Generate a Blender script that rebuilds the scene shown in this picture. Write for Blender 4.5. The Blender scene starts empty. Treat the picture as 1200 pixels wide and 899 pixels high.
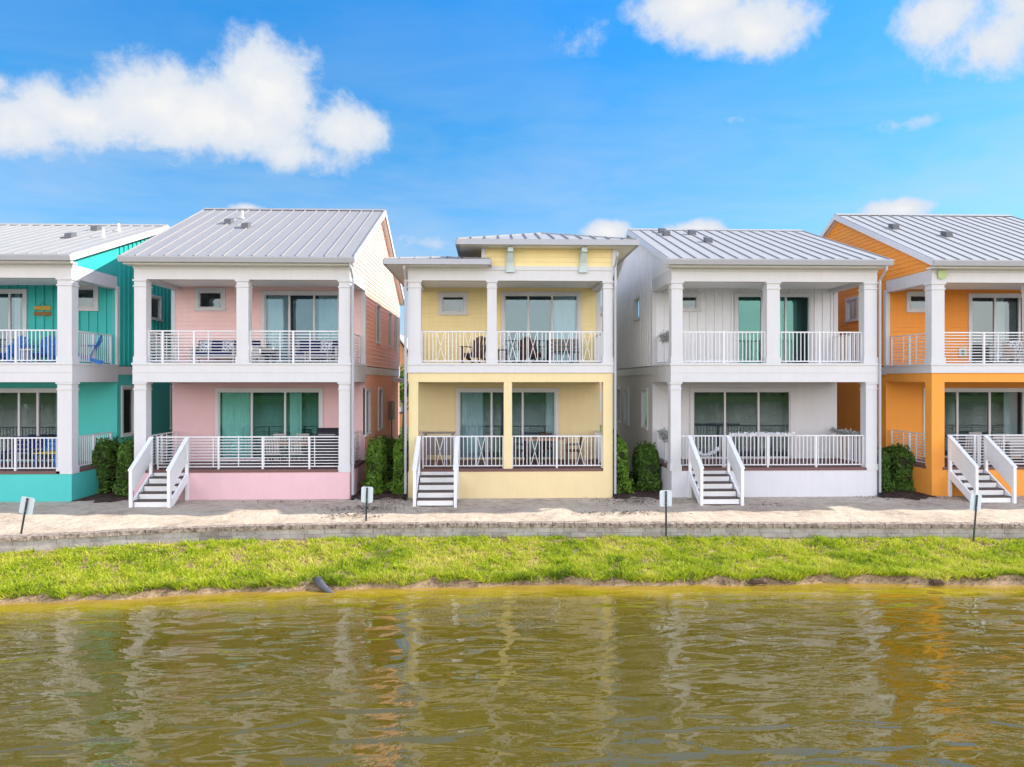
import bpy, math, random
import numpy as np
from mathutils import Vector
R = math.radians
random.seed(7); rng = np.random.default_rng(11)
C = bpy.context.scene
COL = C.collection

# ------------------------------------------------------------------ camera model
F, CX, CY, ZC, TH = 832.0, 600.0, 446.0, 3.78, R(1.7)
cT, sT = math.cos(TH), math.sin(TH)
def ray(px, py):
    u = (px-CX)/F; v = (CY-py)/F
    return sT+u*cT, cT-u*sT, v
def U(px, Y):
    x, y, _ = ray(px, 0); return x/y*Y
def Z(px, py, Y):
    x, y, v = ray(px, py); return ZC+v*Y/y
def G(px, py, z):
    x, y, v = ray(px, py); t = (z-ZC)/v; return x*t, y*t

SUN = Vector((1.0, 0.135, 0.66)).normalized()
SUN_STRENGTH, SKY_STRENGTH, EXPOSURE = 2.75, 0.15, 1.55

# ------------------------------------------------------------------ materials
def newmat(name):
    m = bpy.data.materials.new(name); m.use_nodes = True
    nt = m.node_tree; return m, nt, nt.nodes['Principled BSDF']
def nn(nt, t, **kw):
    n = nt.nodes.new(t)
    for k, v in kw.items(): setattr(n, k, v)
    return n
def mth(nt, op, a, b=None, c=None, clamp=False):
    n = nt.nodes.new('ShaderNodeMath'); n.operation = op; n.use_clamp = clamp
    for i, v in enumerate((a, b, c)):
        if v is None: continue
        if isinstance(v, (int, float)): n.inputs[i].default_value = v
        else: nt.links.new(v, n.inputs[i])
    return n.outputs[0]
def ramp(nt, fac, stops, interp='LINEAR'):
    n = nt.nodes.new('ShaderNodeValToRGB'); n.color_ramp.interpolation = interp
    els = n.color_ramp.elements
    while len(els) < len(stops): els.new(.5)
    for e, (p, c) in zip(els, stops):
        e.position = p; e.color = (c if len(c) == 4 else (*c, 1)) if isinstance(c, tuple) else (c, c, c, 1)
    nt.links.new(fac, n.inputs[0]); return n.outputs[0]
def noise(nt, vec, scale, detail=4, rough=.55, dist=0, out=0):
    n = nt.nodes.new('ShaderNodeTexNoise'); n.inputs['Scale'].default_value = scale
    n.inputs['Detail'].default_value = detail; n.inputs['Roughness'].default_value = rough
    n.inputs['Distortion'].default_value = dist
    if vec is not None: nt.links.new(vec, n.inputs['Vector'])
    return n.outputs[out]
def mixc(nt, fac, a, b, mode='MIX'):
    n = nt.nodes.new('ShaderNodeMix'); n.data_type = 'RGBA'; n.blend_type = mode
    for i, v in ((0, fac), (6, a), (7, b)):
        if isinstance(v, (int, float)): n.inputs[i].default_value = v
        elif isinstance(v, tuple): n.inputs[i].default_value = (*v, 1) if len(v) == 3 else v
        else: nt.links.new(v, n.inputs[i])
    return n.outputs[2]
def coords(nt, scale=(1, 1, 1)):
    tc = nn(nt, 'ShaderNodeTexCoord'); mp = nn(nt, 'ShaderNodeMapping'); mp.inputs['Scale'].default_value = scale
    nt.links.new(tc.outputs['Object'], mp.inputs['Vector']); return mp.outputs[0]

def paint(name, col, rough=.55, metal=0., var=.05, scale=1.6, bump=0., bscale=90., grime=.07, spec=.4):
    """weathered paint: soft blotches, vertical rain streaks, fine grain"""
    m, nt, p = newmat(name)
    v = coords(nt); n1 = noise(nt, v, scale, 5)
    streak = noise(nt, coords(nt, (7, 7, .5)), 1.0, 4, .6)
    f = mth(nt, 'ADD', mth(nt, 'MULTIPLY', mth(nt, 'SUBTRACT', n1, .5), var*2.4),
            mth(nt, 'MULTIPLY', mth(nt, 'SUBTRACT', streak, .5), grime*1.6))
    hs = nn(nt, 'ShaderNodeHueSaturation'); hs.inputs['Color'].default_value = (*col, 1)
    nt.links.new(mth(nt, 'ADD', f, 1.0), hs.inputs['Value'])
    nt.links.new(hs.outputs[0], p.inputs['Base Color'])
    p.inputs['Roughness'].default_value = rough; p.inputs['Metallic'].default_value = metal
    p.inputs['Specular IOR Level'].default_value = spec
    if bump:
        b = nn(nt, 'ShaderNodeBump'); b.inputs['Strength'].default_value = bump; b.inputs['Distance'].default_value = .01
        nt.links.new(noise(nt, v, bscale, 3), b.inputs['Height']); nt.links.new(b.outputs[0], p.inputs['Normal'])
    return m
def leafmat(name, dark, light, trans=.25):
    m, nt, p = newmat(name)
    at = nn(nt, 'ShaderNodeAttribute', attribute_name='rnd')
    big = noise(nt, coords(nt), 1.3, 3)
    f = mth(nt, 'ADD', mth(nt, 'MULTIPLY', at.outputs['Fac'], .75), mth(nt, 'MULTIPLY', mth(nt, 'SUBTRACT', big, .38), .9), clamp=True)
    nt.links.new(mixc(nt, f, dark, light), p.inputs['Base Color'])
    p.inputs['Roughness'].default_value = .5; p.inputs['Specular IOR Level'].default_value = .3
    tr = nn(nt, 'ShaderNodeBsdfTranslucent'); nt.links.new(mixc(nt, f, dark, light), tr.inputs['Color'])
    mx = nn(nt, 'ShaderNodeMixShader'); mx.inputs[0].default_value = trans
    nt.links.new(p.outputs[0], mx.inputs[1]); nt.links.new(tr.outputs[0], mx.inputs[2])
    nt.links.new(mx.outputs[0], nt.nodes['Material Output'].inputs[0]); return m

MT = {}
MT['white'] = paint('white_trim_paint', (.60, .59, .60), .5)
MT['rail'] = paint('white_powder_coat', (.68, .675, .69), .35, var=.02, grime=.02)
MT['stairwhite'] = paint('white_painted_timber', (.76, .75, .74), .5, bump=.15, bscale=40)
MT['deck'] = paint('brown_composite_deck', (.16, .08, .072), .6, var=.12, scale=6)
MT['tread'] = paint('dark_tread', (.075, .05, .045), .6, var=.1, scale=6)
MT['teal_board'] = paint('teal_board', (.03, .44, .40), .5)
MT['aqua'] = paint('aqua_stucco', (.075, .50, .455), .75, bump=.35)
MT['pink_lap'] = paint('pink_lap_siding', (.84, .555, .53), .55)
MT['pink'] = paint('pink_stucco', (.72, .465, .49), .75, bump=.35)
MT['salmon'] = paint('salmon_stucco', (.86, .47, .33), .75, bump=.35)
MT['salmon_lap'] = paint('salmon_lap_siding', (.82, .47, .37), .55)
MT['yellow_lap'] = paint('yellow_lap_siding', (.83, .68, .34), .55)
MT['yellow'] = paint('yellow_stucco', (.74, .60, .335), .75, bump=.35)
MT['white_board'] = paint('white_board', (.74, .735, .745), .55)
MT['white_stucco'] = paint('white_stucco', (.63, .62, .64), .75, bump=.35)
MT['orange_lap'] = paint('orange_lap_siding', (.82, .30, .035), .55)
MT['orange'] = paint('orange_stucco', (.82, .325, .05), .75, bump=.35)
MT['bracket'] = paint('pale_blue_bracket_paint', (.50, .58, .57), .5)
MT['gutter'] = paint('grey_white_gutter', (.40, .40, .425), .4, var=.03)
MT['soffit'] = paint('soffit_board', (.66, .64, .60), .6)
MT['ceiling'] = paint('porch_ceiling', (.80, .79, .78), .7)
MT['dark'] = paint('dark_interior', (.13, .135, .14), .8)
MT['black'] = paint('black_plastic', (.018, .018, .02), .4, var=.1)
MT['post_dark'] = paint('dark_green_steel', (.03, .035, .04), .5)
MT['signback'] = paint('bare_aluminium_sign', (.62, .68, .74), .4, metal=.2, grime=.05)
MT['navy'] = paint('navy_canvas', (.012, .022, .105), .9, bump=.2, bscale=120)
MT['blue'] = paint('blue_resin', (.012, .16, .52), .45)
MT['wicker'] = paint('pale_grey_wicker', (.42, .40, .39), .8, bump=.4, bscale=60)
MT['brownwood'] = paint('dark_brown_wood', (.085, .034, .024), .6, var=.15, scale=8)
MT['redbrown'] = paint('red_brown_cushion', (.17, .035, .03), .85)
MT['tan'] = paint('tan_table_top', (.42, .25, .17), .6, var=.1)
MT['greywood'] = paint('grey_weathered_wood', (.22, .19, .17), .8, var=.15, scale=9)
MT['metal'] = paint('dull_metal', (.32, .33, .34), .45, metal=.7)
MT['vent'] = paint('dark_galvanised_vent', (.12, .12, .125), .5)
MT['meter'] = paint('meter_box_grey', (.20, .15, .13), .5)
MT['yellowplastic'] = paint('yellow_plastic', (.65, .52, .06), .5)
MT['cover'] = paint('black_cover', (.016, .014, .022), .75, bump=.3, bscale=30)
MT['woodsign1'] = paint('yellow_wood', (.50, .32, .05), .7, var=.2, scale=8)
MT['woodsign2'] = paint('brown_wood', (.25, .13, .035), .7, var=.25, scale=8)
MT['green'] = paint('pale_green_ornament', (.45, .54, .28), .6)
MT['emblem'] = paint('green_emblem', (.05, .27, .17), .6)
MT['garland'] = paint('silver_grey_garland', (.36, .38, .37), .8, var=.25, scale=14)
MT['swag'] = paint('white_rope_swag', (.74, .74, .75), .7)
MT['pipe'] = paint('grey_corrugated_pipe', (.10, .095, .11), .5, var=.2, scale=5)
MT['wood_drift'] = paint('driftwood', (.085, .05, .03), .9, var=.3, scale=7)
MT['bark'] = paint('bark', (.16, .11, .07), .9, var=.2, scale=6)
MT['curtain'] = paint('white_curtain', (.62, .62, .61), .9, var=.03)
MT['farorange'] = paint('far_orange_wall', (.62, .27, .10), .7)
MT['farpeach'] = paint('far_peach_wall', (.74, .52, .38), .7)
MT['concrete'] = paint('concrete_pad', (.42, .41, .39), .85, bump=.2)
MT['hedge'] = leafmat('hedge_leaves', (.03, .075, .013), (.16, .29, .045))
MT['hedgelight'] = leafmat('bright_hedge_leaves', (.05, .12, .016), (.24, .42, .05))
MT['hedgecore'] = paint('hedge_twigs', (.03, .035, .012), .9)
MT['tree'] = leafmat('tree_leaves', (.05, .12, .012), (.22, .36, .04))

def roofmat(name, col):
    m, nt, p = newmat(name)
    v = coords(nt); n1 = noise(nt, v, .9, 5); n2 = noise(nt, coords(nt, (9, .7, .7)), 1.0, 4)
    f = mth(nt, 'ADD', mth(nt, 'MULTIPLY', mth(nt, 'SUBTRACT', n1, .5), .12), mth(nt, 'MULTIPLY', mth(nt, 'SUBTRACT', n2, .5), .14))
    hs = nn(nt, 'ShaderNodeHueSaturation'); hs.inputs['Color'].default_value = (*col, 1)
    nt.links.new(mth(nt, 'ADD', f, 1.0), hs.inputs['Value']); nt.links.new(hs.outputs[0], p.inputs['Base Color'])
    p.inputs['Roughness'].default_value = .5; p.inputs['Specular IOR Level'].default_value = .3
    return m
MT['roof_grey'] = roofmat('grey_standing_seam_metal', (.285, .27, .26))
MT['roof_pale'] = roofmat('pale_standing_seam_metal', (.345, .33, .31))
MT['seam_dark'] = roofmat('seam_metal', (.29, .28, .265))

def glassmat(name, tint, refl, gcol):
    m, nt, p = newmat(name); nt.nodes.remove(p)
    tr = nn(nt, 'ShaderNodeBsdfTransparent'); tr.inputs[0].default_value = (*tint, 1)
    gl = nn(nt, 'ShaderNodeBsdfGlossy'); gl.inputs['Roughness'].default_value = .015; gl.inputs['Color'].default_value = (*gcol, 1)
    b = nn(nt, 'ShaderNodeBump'); b.inputs['Strength'].default_value = .03; b.inputs['Distance'].default_value = .02
    nt.links.new(noise(nt, coords(nt), .9, 2), b.inputs['Height']); nt.links.new(b.outputs[0], gl.inputs['Normal'])
    fr = nn(nt, 'ShaderNodeFresnel'); fr.inputs[0].default_value = 1.5
    mx = nn(nt, 'ShaderNodeMixShader')
    nt.links.new(mth(nt, 'ADD', fr.outputs[0], refl, clamp=True), mx.inputs[0])
    nt.links.new(tr.outputs[0], mx.inputs[1]); nt.links.new(gl.outputs[0], mx.inputs[2])
    nt.links.new(mx.outputs[0], nt.nodes['Material Output'].inputs[0]); return m
MT['glass_teal'] = glassmat('teal_tinted_glass', (.52, .82, .80), .06, (.42, .95, .86))
MT['glass_grey'] = glassmat('grey_tinted_glass', (.54, .66, .70), .06, (.72, .86, .90))
MT['glass_blue'] = glassmat('blue_tinted_glass', (.56, .72, .78), .06, (.62, .86, .95))

def stoneblock():
    m, nt, p = newmat('concrete_wall_block')
    v = coords(nt); n1 = noise(nt, v, 2.2, 6, .6); n2 = noise(nt, v, 14, 5, .65)
    at = nn(nt, 'ShaderNodeAttribute', attribute_name='rnd')
    f = mth(nt, 'ADD', mth(nt, 'MULTIPLY', n1, .6), mth(nt, 'ADD', mth(nt, 'MULTIPLY', n2, .25), mth(nt, 'MULTIPLY', at.outputs['Fac'], .13)))
    nt.links.new(ramp(nt, f, [(.34, (.21, .18, .16)), (.52, (.37, .335, .30)), (.76, (.48, .445, .41))]), p.inputs['Base Color'])
    p.inputs['Roughness'].default_value = .9
    b = nn(nt, 'ShaderNodeBump'); b.inputs['Strength'].default_value = .8; b.inputs['Distance'].default_value = .02
    nt.links.new(n2, b.inputs['Height']); nt.links.new(b.outputs[0], p.inputs['Normal']); return m
MT['block'] = stoneblock()
def capmat():
    m, nt, p = newmat('weathered_cap_block'); v = coords(nt)
    n2 = noise(nt, v, 9, 6, .7)
    nt.links.new(ramp(nt, n2, [(.35, (.08, .06, .048)), (.52, (.30, .235, .19)), (.7, (.50, .41, .35))]), p.inputs['Base Color'])
    p.inputs['Roughness'].default_value = .95
    b = nn(nt, 'ShaderNodeBump'); b.inputs['Strength'].default_value = 1; b.inputs['Distance'].default_value = .03
    nt.links.new(n2, b.inputs['Height']); nt.links.new(b.outputs[0], p.inputs['Normal']); return m
MT['cap'] = capmat()

def sandmat():
    m, nt, p = newmat('dry_sandy_ground'); v = coords(nt)
    big = noise(nt, v, .55, 5, .6); med = noise(nt, v, 3.5, 6, .65); fine = noise(nt, v, 38, 4, .7)
    base = ramp(nt, mth(nt, 'ADD', mth(nt, 'MULTIPLY', big, .55), mth(nt, 'MULTIPLY', med, .45)),
                [(.34, (.33, .255, .195)), (.47, (.51, .41, .31)), (.62, (.61, .51, .395))])
    sep = nn(nt, 'ShaderNodeSeparateXYZ'); tc = nn(nt, 'ShaderNodeTexCoord'); nt.links.new(tc.outputs['Object'], sep.inputs[0])
    # pale mottled bare soil near the house walls, in irregular patches
    near = mth(nt, 'SUBTRACT', mth(nt, 'ADD', sep.outputs[1], mth(nt, 'MULTIPLY', med, 1.6)), 22.1)
    soil = mth(nt, 'MULTIPLY', mth(nt, 'MULTIPLY_ADD', near, .9, -.1, clamp=True), .45)
    c2 = mixc(nt, soil, base, ramp(nt, med, [(.3, (.29, .225, .18)), (.5, (.56, .475, .385)), (.68, (.70, .615, .51))]))
    peb = ramp(nt, fine, [(.30, .55), (.42, 1.), (.62, 1.), (.75, 1.12)])
    c3 = mixc(nt, 1., c2, peb, 'MULTIPLY')
    far = mth(nt, 'MULTIPLY_ADD', mth(nt, 'SUBTRACT', sep.outputs[1], 38.), .2, 0., clamp=True)
    c4 = mixc(nt, far, c3, ramp(nt, big, [(.35, (.05, .09, .02)), (.65, (.13, .17, .05))]))
    nt.links.new(c4, p.inputs['Base Color']); p.inputs['Roughness'].default_value = .95; p.inputs['Specular IOR Level'].default_value = .1
    b = nn(nt, 'ShaderNodeBump'); b.inputs['Strength'].default_value = .9; b.inputs['Distance'].default_value = .10
    nt.links.new(mth(nt, 'ADD', med, mth(nt, 'MULTIPLY', fine, .25)), b.inputs['Height']); nt.links.new(b.outputs[0], p.inputs['Normal'])
    return m
MT['sand'] = sandmat()
def groundmat(name, cols, s1, s2, bump=.8, dist=.05):
    m, nt, p = newmat(name); v = coords(nt)
    f = mth(nt, 'ADD', mth(nt, 'MULTIPLY', noise(nt, v, s1, 6, .65), .5), mth(nt, 'MULTIPLY', noise(nt, v, s2, 5, .7), .5))
    nt.links.new(ramp(nt, f, cols), p.inputs['Base Color']); p.inputs['Roughness'].default_value = .95; p.inputs['Specular IOR Level'].default_value = .1
    b = nn(nt, 'ShaderNodeBump'); b.inputs['Strength'].default_value = bump; b.inputs['Distance'].default_value = dist
    nt.links.new(f, b.inputs['Height']); nt.links.new(b.outputs[0], p.inputs['Normal']); return m
MT['mulch'] = groundmat('bark_mulch', [(.36, (.025, .016, .014)), (.5, (.085, .052, .042)), (.66, (.20, .14, .11))], 6, 30, 1, .06)
MT['bank'] = groundmat('bank_soil', [(.38, (.10, .065, .035)), (.5, (.27, .18, .10)), (.64, (.42, .30, .18))], 2.5, 16)
MT['farbank'] = groundmat('far_bank_grass', [(.36, (.06, .10, .015)), (.5, (.13, .19, .03)), (.66, (.20, .24, .05))], .6, 5)

def grassmat():
    m, nt, p = newmat('bank_grass_blades')
    at = nn(nt, 'ShaderNodeAttribute', attribute_name='rnd'); v = coords(nt)
    patch = noise(nt, v, .75, 4, .6)
    f = mth(nt, 'ADD', mth(nt, 'MULTIPLY', at.outputs['Fac'], .55), mth(nt, 'MULTIPLY_ADD', patch, 1.1, -.27))
    col = ramp(nt, f, [(.15, (.07, .14, .012)), (.42, (.36, .46, .020)), (.62, (.53, .55, .04)), (.80, (.64, .56, .17))])
    nt.links.new(col, p.inputs['Base Color']); p.inputs['Roughness'].default_value = .6; p.inputs['Specular IOR Level'].default_value = .2
    tr = nn(nt, 'ShaderNodeBsdfTranslucent'); nt.links.new(col, tr.inputs['Color'])
    mx = nn(nt, 'ShaderNodeMixShader'); mx.inputs[0].default_value = .35
    nt.links.new(p.outputs[0], mx.inputs[1]); nt.links.new(tr.outputs[0], mx.inputs[2])
    nt.links.new(mx.outputs[0], nt.nodes['Material Output'].inputs[0]); return m
MT['grass'] = grassmat()

def watermat():
    m, nt, p = newmat('murky_pond_water')
    tc = nn(nt, 'ShaderNodeTexCoord')
    shore = nn(nt, 'ShaderNodeAttribute', attribute_name='depth')     # depth of the bed below the surface
    v = coords(nt)
    wob = mth(nt, 'MULTIPLY', mth(nt, 'SUBTRACT', noise(nt, coords(nt, (.5, 1.4, 1)), 1.2, 5, .6), .5), .9)
    d = mth(nt, 'ADD', shore.outputs['Fac'], wob)
    col = ramp(nt, mth(nt, 'DIVIDE', d, 2.4), [(.0, (.36, .21, .045)), (.14, (.27, .185, .012)), (.34, (.118, .085, .003)), (.8, (.082, .061, .0016))])
    nt.links.new(col, p.inputs['Base Color'])
    p.inputs['Roughness'].default_value = .035; p.inputs['IOR'].default_value = 1.5; p.inputs['Specular IOR Level'].default_value = .95
    def lay(rot, sx, sy):
        mp = nn(nt, 'ShaderNodeMapping'); mp.inputs['Rotation'].default_value = (0, 0, R(rot)); mp.inputs['Scale'].default_value = (sx, sy, 1)
        nt.links.new(tc.outputs['Object'], mp.inputs[0]); return mp.outputs[0]
    h1 = noise(nt, lay(-40, .72, 1.9), 1.2, 1.0, .4, .6); h2 = noise(nt, lay(12, .7, 1.1), .55, 1., .5, .2)
    h3 = noise(nt, lay(-30, 1., 1.7), 4.6, 2.0, .5, .3)
    calm = mth(nt, 'MULTIPLY_ADD', noise(nt, v, .22, 2), 3., -1.1, clamp=True)
    hh = mth(nt, 'ADD', mth(nt, 'MULTIPLY', h1, 1.0), mth(nt, 'ADD', mth(nt, 'MULTIPLY', h2, 1.2), mth(nt, 'MULTIPLY', h3, mth(nt, 'MULTIPLY_ADD', calm, .20, .02))))
    b = nn(nt, 'ShaderNodeBump'); b.inputs['Strength'].default_value = 1.0; b.inputs['Distance'].default_value = .052
    hh = mth(nt, 'MULTIPLY', hh, mth(nt, 'MULTIPLY_ADD', noise(nt, lay(5, .5, 1.), .35, 2, .5), 1.5, .2))
    nt.links.new(hh, b.inputs['Height']); nt.links.new(b.outputs[0], p.inputs['Normal'])
    return m
MT['water'] = watermat()

def patternmat():
    m, nt, p = newmat('patterned_cushion_cloth')
    w = nn(nt, 'ShaderNodeTexVoronoi', feature='DISTANCE_TO_EDGE'); w.inputs['Scale'].default_value = 9
    nt.links.new(coords(nt), w.inputs['Vector'])
    nt.links.new(ramp(nt, w.outputs['Distance'], [(.05, (.70, .70, .72)), (.10, (.12, .15, .24))], 'CONSTANT'), p.inputs['Base Color'])
    p.inputs['Roughness'].default_value = .9; return m
MT['pattern'] = patternmat()

# ------------------------------------------------------------------ mesh builder
ORIG = [(0., 0., 0.)]
class MB:
    def __init__(s): s.v = []; s.f = []; s.rnd = None
    def add(s, pts, faces):
        o = len(s.v); s.v += [tuple(p) for p in pts]; s.f += [tuple(o+i for i in f) for f in faces]; return s
    def hexa(s, p): return s.add(p, [(0, 3, 2, 1), (4, 5, 6, 7), (0, 1, 5, 4), (1, 2, 6, 5), (2, 3, 7, 6), (3, 0, 4, 7)])
    def box(s, x0, x1, y0, y1, z0, z1):
        return s.hexa([(x0, y0, z0), (x1, y0, z0), (x1, y1, z0), (x0, y1, z0), (x0, y0, z1), (x1, y0, z1), (x1, y1, z1), (x0, y1, z1)])
    def prism(s, poly, vec):
        n = len(poly); a = [Vector(p) for p in poly]; v = Vector(vec)
        return s.add(a+[p+v for p in a], [tuple(range(n))[::-1], tuple(range(n, 2*n))]+[(i, (i+1) % n, n+(i+1) % n, n+i) for i in range(n)])
    def beam(s, p0, p1, w, h, up=(0, 0, 1)):
        p0, p1 = Vector(p0), Vector(p1); d = (p1-p0).normalized(); r = d.cross(Vector(up))
        if r.length < 1e-4: r = d.cross(Vector((1, 0, 0)))
        r.normalize(); u = r.cross(d); r *= w/2; u *= h/2
        return s.hexa([p0-r-u, p0+r-u, p1+r-u, p1-r-u, p0-r+u, p0+r+u, p1+r+u, p1-r+u])
    def tube(s, pts, rad, n=8, cap=True):
        pts = [Vector(p) for p in pts]; rads = rad if isinstance(rad, (list, tuple)) else [rad]*len(pts)
        o = len(s.v); prev = None
        for i, p in enumerate(pts):
            d = (pts[min(i+1, len(pts)-1)]-pts[max(i-1, 0)]).normalized()
            a = prev if prev is not None else Vector((0, 0, 1)) if abs(d.z) < .9 else Vector((1, 0, 0))
            x = (a-d*a.dot(d)).normalized(); prev = x; y = d.cross(x)
            for k in range(n):
                t = 2*math.pi*k/n; s.v.append(tuple(p+(x*math.cos(t)+y*math.sin(t))*rads[i]))
        for i in range(len(pts)-1):
            for k in range(n):
                s.f.append((o+i*n+k, o+i*n+(k+1) % n, o+(i+1)*n+(k+1) % n, o+(i+1)*n+k))
        if cap:
            s.f.append(tuple(o+k for k in range(n))[::-1]); s.f.append(tuple(o+(len(pts)-1)*n+k for k in range(n)))
        return s
    def lathe(s, c, prof, n=16):
        c = Vector(c); o = len(s.v)
        for r, z in prof:
            for k in range(n):
                t = 2*math.pi*k/n; s.v.append((c.x+r*math.cos(t), c.y+r*math.sin(t), c.z+z))
        for i in range(len(prof)-1):
            for k in range(n): s.f.append((o+i*n+k, o+i*n+(k+1) % n, o+(i+1)*n+(k+1) % n, o+(i+1)*n+k))
        s.f.append(tuple(o+k for k in range(n))[::-1]); s.f.append(tuple(o+(len(prof)-1)*n+k for k in range(n))); return s
    def cushion(s, x0, x1, y0, y1, z0, z1, b=.04):
        """a padded block: chamfered and puffed"""
        o = len(s.v)
        for z, i in ((z0, b), (z0+b*.6, 0), (z1-b*.6, 0), (z1, b)):
            for x, y in ((x0+i, y0+i), (x1-i, y0+i), (x1-i, y1-i), (x0+i, y1-i)): s.v.append((x, y, z))
        for l in range(3):
            for k in range(4): s.f.append((o+l*4+k, o+l*4+(k+1) % 4, o+l*4+4+(k+1) % 4, o+l*4+4+k))
        s.f.append((o+3, o+2, o+1, o)); s.f.append((o+12, o+13, o+14, o+15)); return s
    def build(s, name, m, parent=None, smooth=False):
        ox, oy, oz = ORIG[-1]
        me = bpy.data.meshes.new(name)
        me.from_pydata([(x-ox, y-oy, z-oz) for x, y, z in s.v], [], s.f)
        me.materials.append(MT[m]); me.update()
        if smooth:
            for p in me.polygons: p.use_smooth = True
        o = bpy.data.objects.new(name, me); COL.objects.link(o); o.parent = parent
        return o
def tag(o, label=None, cat=None, group=None, kind=None):
    for k, v in (('label', label), ('category', cat), ('group', group), ('kind', kind)):
        if v: o[k] = v
    return o
def thing(name, label, cat, loc, rz=0, group=None):
    o = bpy.data.objects.new(name, None); COL.objects.link(o); o.location = loc; o.rotation_euler = (0, 0, rz)
    o.empty_display_size = .2
    return tag(o, label, cat, group)
def copy_tree(o, parent=None):
    c = o.copy(); COL.objects.link(c); c.parent = parent
    for ch in list(o.children): copy_tree(ch, c)
    return c
def place(o, loc, rz=0, label=None, group=None):
    c = copy_tree(o); c.location = loc; c.rotation_euler = (0, 0, rz)
    if label: c['label'] = label
    if group: c['group'] = group
    return c
def leafmesh(name, m, parent, centers, size, normals=None, jitter=.9):
    """many small leaf-shaped quads with a random value per leaf"""
    n = len(centers); c = np.asarray(centers, float)-np.array(ORIG[-1])
    nr = rng.normal(size=(n, 3))*jitter
    if normals is not None: nr += np.asarray(normals)
    nr /= np.linalg.norm(nr, axis=1)[:, None]
    t = rng.normal(size=(n, 3)); t -= nr*(t*nr).sum(1)[:, None]; t /= np.linalg.norm(t, axis=1)[:, None]
    b = np.cross(nr, t); sz = (size*rng.uniform(.6, 1.3, n))[:, None]
    V = np.stack([c-t*sz, c-b*sz*.55+nr*sz*.15, c+t*sz, c+b*sz*.55+nr*sz*.15], 1).reshape(-1, 3)
    return quads(name, m, parent, V, n, 4)
def quads(name, m, parent, V, n, k, rnd=None):
    me = bpy.data.meshes.new(name); me.vertices.add(n*k); me.vertices.foreach_set('co', V.astype(np.float32).ravel())
    me.loops.add(n*k); me.loops.foreach_set('vertex_index', np.arange(n*k, dtype=np.int32))
    me.polygons.add(n); me.polygons.foreach_set('loop_start', np.arange(0, n*k, k, dtype=np.int32))
    me.update(calc_edges=True)
    a = me.attributes.new('rnd', 'FLOAT', 'FACE'); a.data.foreach_set('value', (rng.random(n) if rnd is None else rnd).astype(np.float32))
    me.materials.append(MT[m]); me.validate()
    o = bpy.data.objects.new(name, me); COL.objects.link(o); o.parent = parent; return o

# ------------------------------------------------------------------ walls with openings
def minus(iv, cuts):
    for a, b in cuts:
        out = []
        for s, e in iv:
            if b <= s or a >= e: out.append((s, e)); continue
            if a > s: out.append((s, a))
            if b < e: out.append((b, e))
        iv = out
    return iv
def wall(mb, axis, c, out, umin, umax, z0, z1, holes=(), style='flat', extra=(), step=.155):
    """one face of a house wall.  axis 'y': the plane Y=c, u runs along X; axis 'x': the plane X=c, u runs along Y"""
    def P(u, z, o): return (u, c+out*o, z) if axis == 'y' else (c+out*o, u, z)
    zs = {z0, z1}
    for h in holes: zs |= {max(z0, min(z1, h[2])), max(z0, min(z1, h[3]))}
    zs |= {z for z in extra if z0 < z < z1}
    if style == 'lap':
        k = z0
        while k < z1: zs.add(k); k += step
    zs = sorted(zs)
    for a, b in zip(zs, zs[1:]):
        if b-a < 1e-4: continue
        zm = (a+b)/2; cuts = [(h[0], h[1]) for h in holes if h[2] < zm < h[3]]
        ua, ub, va, vb = umin(a+1e-5), umin(b-1e-5), umax(a+1e-5), umax(b-1e-5)
        fa = fb = 0.
        if style == 'lap':
            t = ((a-z0) % step)/step; t = 0 if t > .999 else t
            fa = .019*(1-t); fb = .019*(1-t-(b-a)/step)
        for s, e in minus([(min(ua, ub), max(va, vb))], cuts):
            sa, ea = max(s, ua), min(e, va); sb, eb = max(s, ub), min(e, vb)
            if ea <= sa: sa = ea = (sa+ea)/2
            if eb <= sb: sb = eb = (sb+eb)/2
            mb.add([P(sa, a, fa), P(ea, a, fa), P(eb, b, fb), P(sb, b, fb)], [(0, 1, 2, 3)])
            if style == 'lap' and fa > .012: mb.add([P(sa, a, fa), P(ea, a, fa), P(ea, a, 0), P(sa, a, 0)], [(0, 1, 2, 3)])
    if style == 'batten':
        u = umin(z0)+.15
        while u < umax(z0)+4:
            zz = np.linspace(z0, z1, 241); ok = [(umin(z) < u < umax(z)) and not any(h[0]-.03 < u < h[1]+.03 and h[2] <= z <= h[3] for h in holes) for z in zz]
            i = 0
            while i < len(zz):
                if ok[i]:
                    j = i
                    while j+1 < len(zz) and ok[j+1]: j += 1
                    if j > i:
                        p0, p1 = P(u-.03, zz[i], .001), P(u+.03, zz[j], .042)
                        mb.box(min(p0[0], p1[0]), max(p0[0], p1[0]), min(p0[1], p1[1]), max(p0[1], p1[1]), zz[i], zz[j])
                    i = j+1
                else: i += 1
            u += .305

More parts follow.
